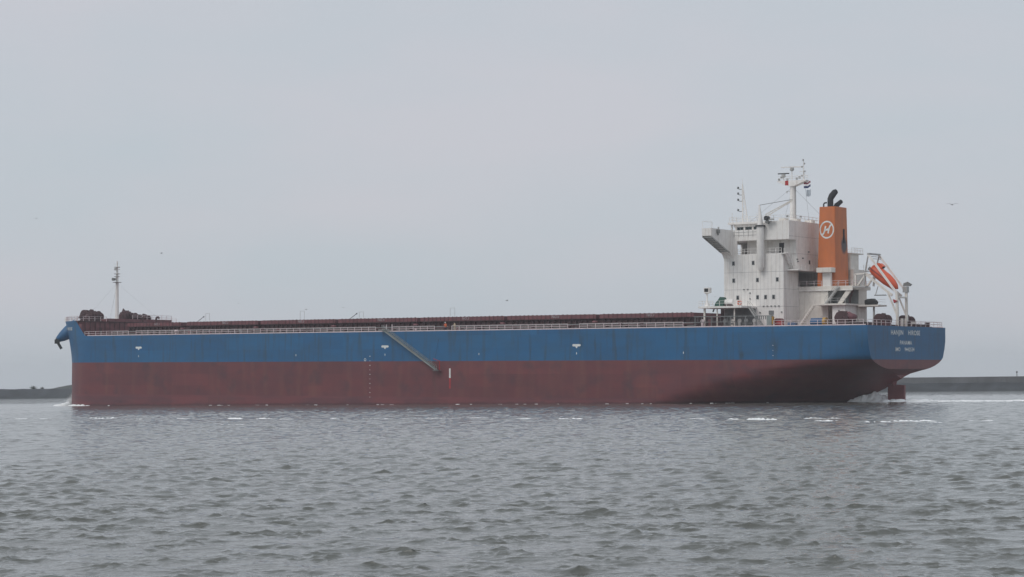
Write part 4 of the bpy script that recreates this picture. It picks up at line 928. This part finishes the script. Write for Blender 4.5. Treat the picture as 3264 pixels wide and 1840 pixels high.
MB().box(3.5, 5.6, 1.6, 2.6, 11.95, 12.1).build('boarding_step', GREY, dv_); MB().bar((5.5, 2.1, 12.1), (5.0, 2.1, 13.7), .12).build('step_hanger', GREYL, dv_)
MB().box(5.2, 9.38, -2.2, 1.6, 10.0, 10.3).build('aft_platform', WHITE2, dv_); MB().bar((6.6, 0.5, DECK), (6.6, .5, 10.0), .3).build('platform_leg', GREYL, dv_)
MB().ellipsoid((7.2, 0.4, 10.75), (1.3, 1.3, .75), 12, 6, lump=.3).build('capstan_cover', DARK, dv_, smooth=40)
railing([(5.3, 1.5, 10.3), (5.3, -2.1, 10.3)], 1.0, 1.2, t=.05, mat=WHITE, parent=dv_)
MB().box(6.6, 9.25, 3.0, 4.2, 13.5, 13.75).build('boarding_platform', GREYL, dv_)

# ------------------------------------------------------------------ things carried by the ship, separate top-level objects
def on_ship(x, y, z, rot=None):
    return SHIP @ Matrix.Translation((x, y, z)) @ (rot or Matrix.Identity(4))
lb = empty('lifeboat', on_ship(4.6, -.1, 15.3, Matrix.Rotation(math.radians(-36), 4, 'Y')))      # local -x is its bow, pointing aft and down
m = MB(); prof = [(3.3, .55, .05), (3.15, .95, .1), (2.6, 1.2, .1), (1.2, 1.3, .05), (-.6, 1.28, 0), (-1.9, 1.05, -.05), (-2.8, .65, -.1), (-3.35, .12, -.1)]
nn_ = 20
for x, r, zo in [(x_b, r_b * .9, z_b) for x_b, r_b, z_b in prof]:
    for i in range(nn_): a = 2 * math.pi * i / nn_; m.v.append((x, r * math.cos(a), zo + r * (1.0 if math.sin(a) > 0 else .95) * math.sin(a)))
for i in range(len(prof) - 1):
    for j in range(nn_): m.f.append((i * nn_ + j, i * nn_ + (j + 1) % nn_, (i + 1) * nn_ + (j + 1) % nn_, (i + 1) * nn_ + j))
m.f += [tuple(range(nn_)), tuple(range((len(prof) - 1) * nn_, len(prof) * nn_))]
m.build('boat_shell', ORANGE2, lb, smooth=50)
MB().prism([(2.7, 1.0), (1.5, 1.0), (1.35, 1.75), (2.2, 1.85), (2.65, 1.6)], -.6, .6).build('conning_cabin', ORANGE2, lb); MB().prism([(1.36, 1.3), (1.32, 1.7), (1.30, 1.7), (1.34, 1.3)], -.5, .5).build('cabin_window', GLASS_D, lb)
for y in (1.0, -1.0): MB().bar((3.0, y * 1.22, .1), (-1.8, y * 1.05, .0), .08, .14).build('fender', MAROON, lb)
MB().cyl((3.3, 0, -.3), (3.75, 0, -.3), .28, .36, 10).build('propeller_guard', GREY, lb)
tag(lb, 'bright orange enclosed lifeboat tilted nose down in its stern davit', 'lifeboat')
lr = empty('life_ring', on_ship(29.95, 10.1, 10.9)); m = MB(); nT = 20
def torus(m, R, r, a0, a1, seg=12, n_=8):
    k0 = len(m.v)
    for i in range(seg + 1):
        a = a0 + (a1 - a0) * i / seg
        for j in range(n_): t = 2 * math.pi * j / n_; m.v.append(((R + r * math.cos(t)) * math.cos(a), r * math.sin(t), (R + r * math.cos(t)) * math.sin(a)))
    for i in range(seg):
        for j in range(n_): m.f.append((k0 + i * n_ + j, k0 + i * n_ + (j + 1) % n_, k0 + (i + 1) * n_ + (j + 1) % n_, k0 + (i + 1) * n_ + j))
torus(m, .36, .11, 0, 2 * math.pi, 24); m.build('ring', ORANGE2, lr, smooth=60)
for a in (0, 1, 2, 3): m = MB(); torus(m, .36, .118, a * math.pi / 2 - .2, a * math.pi / 2 + .2, 3); m.build('white_band', FLAG_W, lr)
tag(lr, 'orange and white life ring on the house wall above the side platform', 'life ring')

def flag(name, loc, stripes, w, h, label, droop):
    o = empty(name, loc); zc = h / 2
    for mat_, hh, nm in stripes:
        m = MB(); N_ = 14
        for i in range(N_ + 1):
            u = i / N_; x = -w * u; dz = -droop * u * u + .05 * math.sin(u * 9); y = .10 * math.sin(u * 8 + .6)
            m.v += [(x, y, zc + dz), (x, y, zc - hh + dz), (x, y + .015, zc + dz), (x, y + .015, zc - hh + dz)]
        for i in range(N_): a = i * 4; m.f += [(a, a + 4, a + 5, a + 1), (a + 2, a + 3, a + 7, a + 6), (a, a + 2, a + 6, a + 4), (a + 1, a + 5, a + 7, a + 3)]
        m.build(nm, mat_, o, smooth=60); zc -= hh + .0005
    tag(o, label, 'flag')
flag('courtesy_flag', on_ship(21.1, .3, 33.5), ((FLAG_R, .34, 'red_stripe'), (FLAG_W, .36, 'white_stripe'), (FLAG_B, .40, 'blue_stripe')), 1.45, 1.1, 'red white and blue striped flag flying below the radar mast yard', -.28)
flag('signal_pennant', on_ship(20.55, .3, 32.0), ((PENN, 1.25, 'pennant_cloth'),), .95, 1.2, 'pale grey signal flag hanging under the striped flag', -.1)
MB().bar((21.2, .3, 36.2), (20.0, .3, 26.3), .03).build('signal_halyard', GREY, rm)

# crew at the rail: body as one skinned surface, clothes and helmet as children
def crew(x, y, vest, label, lean, facing, helmet):
    o = empty('person', on_ship(x, y, DECK, Matrix.Rotation(facing, 4, 'Z')))
    J = [(0, 0, .93), (.02, 0, 1.15), (.05 + lean * .4, 0, 1.40), (.07 + lean * .55, 0, 1.53), (.09 + lean * .6, 0, 1.66),
         (0, .11, .88), (.04, .12, .48), (-.02, .12, .06), (.12, .13, .03), (0, -.11, .88), (.10, -.12, .48), (.02, -.12, .06), (.16, -.13, .03),
         (.04 + lean * .4, .20, 1.40), (.10 + lean * .4, .28, 1.14), (.30 + lean * .4, .22, 1.05), (.39 + lean * .4, .20, 1.06), (.04 + lean * .4, -.20, 1.40), (.08 + lean * .4, -.27, 1.13), (.26 + lean * .4, -.22, 1.02), (.35 + lean * .4, -.2, 1.03)]
    E_ = [(0, 1), (1, 2), (2, 3), (3, 4), (0, 5), (5, 6), (6, 7), (7, 8), (0, 9), (9, 10), (10, 11), (11, 12), (2, 13), (13, 14), (14, 15), (15, 16), (2, 17), (17, 18), (18, 19), (19, 20)]
    R_ = [.14, .13, .14, .055, .105, .095, .062, .045, .04, .095, .062, .045, .04, .065, .05, .038, .035, .065, .05, .038, .035]
    me_ = bpy.data.meshes.new('body'); me_.from_pydata(J, E_, []); bd = bpy.data.objects.new('body', me_); COL.objects.link(bd); bd.parent = o
    md = bd.modifiers.new('skin', 'SKIN'); 
    for i, r in enumerate(R_): me_.skin_vertices[0].data[i].radius = (r, r)
    me_.skin_vertices[0].data[0].use_root = True
    bd.modifiers.new('sub', 'SUBSURF').levels = 2; bd.modifiers['sub'].render_levels = 2; me_.materials.append(SKIN)
    m = MB().tube([(0, 0, .80), (.01, 0, .98), (.03 + lean * .2, 0, 1.2), (.05 + lean * .4, 0, 1.42), (.06 + lean * .5, 0, 1.5)], [.20, .20, .19, .21, .10], 14)
    for s, a, bq, cq in ((1, J[13], J[14], J[15]), (-1, J[17], J[18], J[19])): m.tube([a, bq, cq], [.10, .085, .06], 10)
    m.build('jacket', vest, o, smooth=60)
    m = MB()
    for a, bq, cq in ((J[5], J[6], J[7]), (J[9], J[10], J[11])): m.tube([a, bq, cq], [.13, .10, .08], 10)
    m.build('trousers', CLOTH_D if helmet else vest, o, smooth=60)
    hc = Vector(J[4]) + Vector((0, 0, .06))
    if helmet: m = MB().ellipsoid(hc + Vector((0, 0, .02)), (.15, .13, .12)); m.tube([hc + Vector((-.02, 0, 0)), hc + Vector((-.02, 0, .03))], [.17, .15], 14); m.build('helmet', HELMET, o, smooth=60)
    else: MB().ellipsoid(hc + Vector((-.015, 0, .02)), (.115, .1, .10)).build('hair', DARK, o, smooth=60)
    MB().ellipsoid(Vector(J[4]) + Vector((.10, 0, -.01)), (.025, .02, .035), 8, 6).build('nose', SKIN, o)
    tag(o, label, 'person')
crew(94.45, 16.75, CLOTH_O, 'person in orange jacket and white helmet at the rail', .25, math.pi / 2, True)
crew(92.2, 16.7, CLOTH_B, 'person in beige overalls beside the rail gap, aft of the orange jacket', .05, 1.2, False)

# ------------------------------------------------------------------ hull wash, bow wave and propeller wake
def to_world(x, y, z=0): return SHIP @ Vector((x, y, z))
m = MB()
def wl_pt(l):                                     # waterline half-breadth at station l
    z = -7.83 - .01126 * l; return (stern_y(l, z) if l < 60 else bow_y(l, z)), z
rs = random.Random(3)
def blob(m, p, rx, ry, h, seed):
    n_ = 12; k = len(m.v); m.v.append((p.x, p.y, h))
    for ring, (f, hz) in enumerate(((.55, .8), (1.0, -.12 / max(h, .05)))):
        for i in range(n_):
            a = 2 * math.pi * i / n_; j = 1 + .45 * mnoise.noise(Vector((math.cos(a) * 1.7, math.sin(a) * 1.7, seed + ring)))
            m.v.append((p.x + math.cos(a) * rx * f * j, p.y + math.sin(a) * ry * f * j, h * hz * (1 + .3 * mnoise.noise(Vector((a, seed, 3))))))
    for i in range(n_):
        m.f.append((k, k + 1 + i, k + 1 + (i + 1) % n_)); m.f.append((k + 1 + i, k + 1 + n_ + i, k + 1 + n_ + (i + 1) % n_, k + 1 + (i + 1) % n_))
for i in range(56):                              # broken white line where the water runs along the plating
    l = 205 - 190 * rs.random() ** .8 if i > 18 else rs.uniform(196, 206)
    y, z = wl_pt(l); p = to_world(l, y + rs.uniform(.1, .6), z); s = rs.uniform(.2, .7) * (.8 if l > 190 else .6)
    blob(m, p, s * 1.6, s * .6, rs.uniform(.06, .22) * (1.6 if l > 196 else .5), i * 1.7)
tag(m.build('hull_wash', FOAMM, smooth=70), 'broken white foam along the ship waterline', 'foam', kind='stuff')
m = MB()
for i in range(70):                               # pile-up ahead of the port bow
    t = rs.uniform(.42, .78); l, y = bow_pt(-9.9, t); o_ = rs.uniform(.2, 3.6) ; p = to_world(l + o_ * .7, y + o_ * .7, -7.83 - .01126 * l); p.z = 0
    blob(m, p, rs.uniform(.5, 1.6), rs.uniform(.4, 1.0), rs.uniform(.3, 1.2) * max(.25, 1 - o_ / 4.5), i * 2.3)
tag(m.build('bow_wave', FOAMM, smooth=70), 'small white bow wave curling off the stem', 'foam', kind='stuff')
m = MB()
for i in range(9000):
    t = rs.uniform(.40, .74); l, y = bow_pt(-8.5, t); o_ = abs(rs.gauss(0, .75)); hh = abs(rs.gauss(0, 1.25)) * math.exp(-o_ * .35) * (0.45 + 1.1 * (t - .40) / .34); p = to_world(l + o_ * .7 + .1, y + o_ * .7 + .1, 0); p.z = hh
    a = Vector((rs.gauss(0, 1), rs.gauss(0, 1), rs.gauss(0, 1))).normalized(); s = rs.uniform(.02, .085); bb = a.orthogonal().normalized(); cc = a.cross(bb)
    m.add([p, p + a * s, p + bb * s, p + cc * s], [(0, 1, 2), (0, 2, 3), (0, 3, 1), (1, 3, 2)])
tag(m.build('bow_spray', FOAMM), 'pale spray rising against the bow', 'spray', kind='stuff')
m = MB()
for i in range(150):                              # boiling wash round the rudder
    x = 10.2 - 14 * rs.random() ** 1.2; y = rs.gauss(0, 1.5) * (.6 + (10.2 - x) * .10); h = rs.uniform(.15, .55)
    if x > 3.5: h *= 1 + 1.9 * math.exp(-((x - 7.6) / 1.9) ** 2)
    p = to_world(x, y, -8); blob(m, p, rs.uniform(.6, 1.7), rs.uniform(.5, 1.3), h, i * 3.1)
k0 = len(m.v); NXg, NYg = 70, 44                  # smooth hump of water thrown up by the screw
for a in range(NXg + 1):
    for bq in range(NYg + 1):
        x = 11.0 - 6.2 * a / NXg; y = -2.4 + 5.2 * bq / NYg; t = (11.0 - x) / 6.2
        ramp = (t / .72) ** 1.25 if t < .72 else max(0, 1 - (t - .72) / .28) ** .6
        side = max(0.0, 1 - ((y - .3) / 2.4) ** 2) ** .5
        h = 1.95 * ramp * side; h += h * (.28 * mnoise.noise(Vector((x * 1.3, y * 1.3, 1))) + .16 * mnoise.noise(Vector((x * 4, y * 4, 2)))) ; p = to_world(x, y, -8); m.v.append((p.x, p.y, h - .06))
for a in range(NXg):
    for bq in range(NYg): q0 = k0 + a * (NYg + 1) + bq; m.f.append((q0, q0 + 1, q0 + NYg + 2, q0 + NYg + 1))
for i in range(240):
    d = rs.uniform(3, 95); p = to_world(-d, rs.gauss(-2 - d * .12, 2.2 + d * .05), -8); blob(m, p, rs.uniform(.8, 2.8), rs.uniform(.5, 1.2), rs.uniform(.06, .30) * math.exp(-d / 70), 200 + i)
tag(m.build('propeller_wake', FOAMM, smooth=70), 'white propeller wash round the rudder trailing astern', 'foam', kind='stuff')

# ------------------------------------------------------------------ gulls
def gull(px, py, dist, span, dihedral, heading, label):
    u, v = px - 1632.0, py - 920.0; cr_, sr_ = math.cos(-0.01093), math.sin(-0.01093); x, y = u * cr_ + v * sr_, -u * sr_ + v * cr_
    d = Vector((x / FPX, math.cos(PITCH) + math.sin(PITCH) * y / FPX, math.sin(PITCH) - math.cos(PITCH) * y / FPX))
    p = Vector((0, 0, CAM_H)) + d * dist; o = empty('gull', Matrix.Translation(p) @ Matrix.Rotation(heading, 4, 'Z')); s = span / 1.3
    m = MB().tube([(.26 * s, 0, .0), (.22 * s, 0, .02 * s), (.1 * s, 0, .02 * s), (-.08 * s, 0, 0), (-.25 * s, 0, 0), (-.34 * s, 0, .0)], [.01 * s, .045 * s, .075 * s, .07 * s, .035 * s, .05 * s], 8)
    m.build('body', GULL, o, smooth=60)
    for sd in (1, -1):
        m = MB(); st = [(.05, .10, -.09, 0), (.30, .13, -.07, dihedral * .9), (.48, .06, -.09, dihedral * .75), (.65, -.06, -.10, dihedral * .45)]
        for yy, xf, xb_, zz in st: m.v += [(xf * s, sd * yy * s, (zz + .02) * s), (xb_ * s, sd * yy * s, zz * s), (xb_ * s, sd * yy * s, (zz - .012) * s), (xf * s, sd * yy * s, (zz - .006) * s)]
        for i in range(3):
            for j in range(4): a = i * 4 + j; bq = i * 4 + (j + 1) % 4; m.f.append((a, bq, bq + 4, a + 4))
        m.f += [(0, 1, 2, 3), (12, 13, 14, 15)]; m.build('wing', GULL, o)
    tag(o, label, 'gull', 'gulls over the water')
gull(3035, 653, 235, 1.35, .16, 1.5, 'large gull gliding right of the funnel, nearest of the gulls')
gull(1616, 959, 420, 1.1, .22, 0.7, 'gull above the middle of the hatch covers')
gull(116, 697, 520, 1.2, .18, 1.3, 'lone gull at the far left, ahead of and above the bow')
gull(515, 808, 480, 1.1, .24, .5, 'gull between foremast and sky, right of the mast top')
gull(976, 987, 520, 1.3, .10, 1.0, 'gull just above the hatches, lower of the pair left of midships')
gull(1094, 981, 640, 1.2, .20, 1.2, 'smaller gull of the pair left of midships')
gull(760, 968, 800, 1.2, .2, .9, 'tiny distant gull above the forward hatches')
gull(2279, 906 + 40, 430, .9, .12, 1.4, 'gull beside the front of the bridge house')

# ------------------------------------------------------------------ haze over the water
hz = MB().box(-5400, 5400, -5400, 5400, -1.2, 60).build('haze', None); hz['kind'] = 'stuff'; hz['label'] = 'thin pale sea haze'; hz['category'] = 'haze'
HM = bpy.data.materials.new('haze_air'); HM.use_nodes = True; n = HM.node_tree; n.nodes.remove(n.nodes['Principled BSDF'])
pv = n.nodes.new('ShaderNodeVolumePrincipled'); pv.inputs['Color'].default_value = (0.93, 0.96, 1.0, 1); pv.inputs['Density'].default_value = 0.00017; pv.inputs['Anisotropy'].default_value = 0.2
n.links.new(pv.outputs[0], n.nodes['Material Output'].inputs['Volume']); hz.data.materials.append(HM)

# ------------------------------------------------------------------ keep the ship at thing > part > sub-part
bpy.context.view_layer.update()
def depth(o):
    d = 0
    while o.parent: o = o.parent; d += 1
    return d
for o in list(bpy.data.objects):
    while depth(o) > 2:
        p = o.parent; ml = p.matrix_local @ o.matrix_local; o.parent = p.parent; o.matrix_local = ml
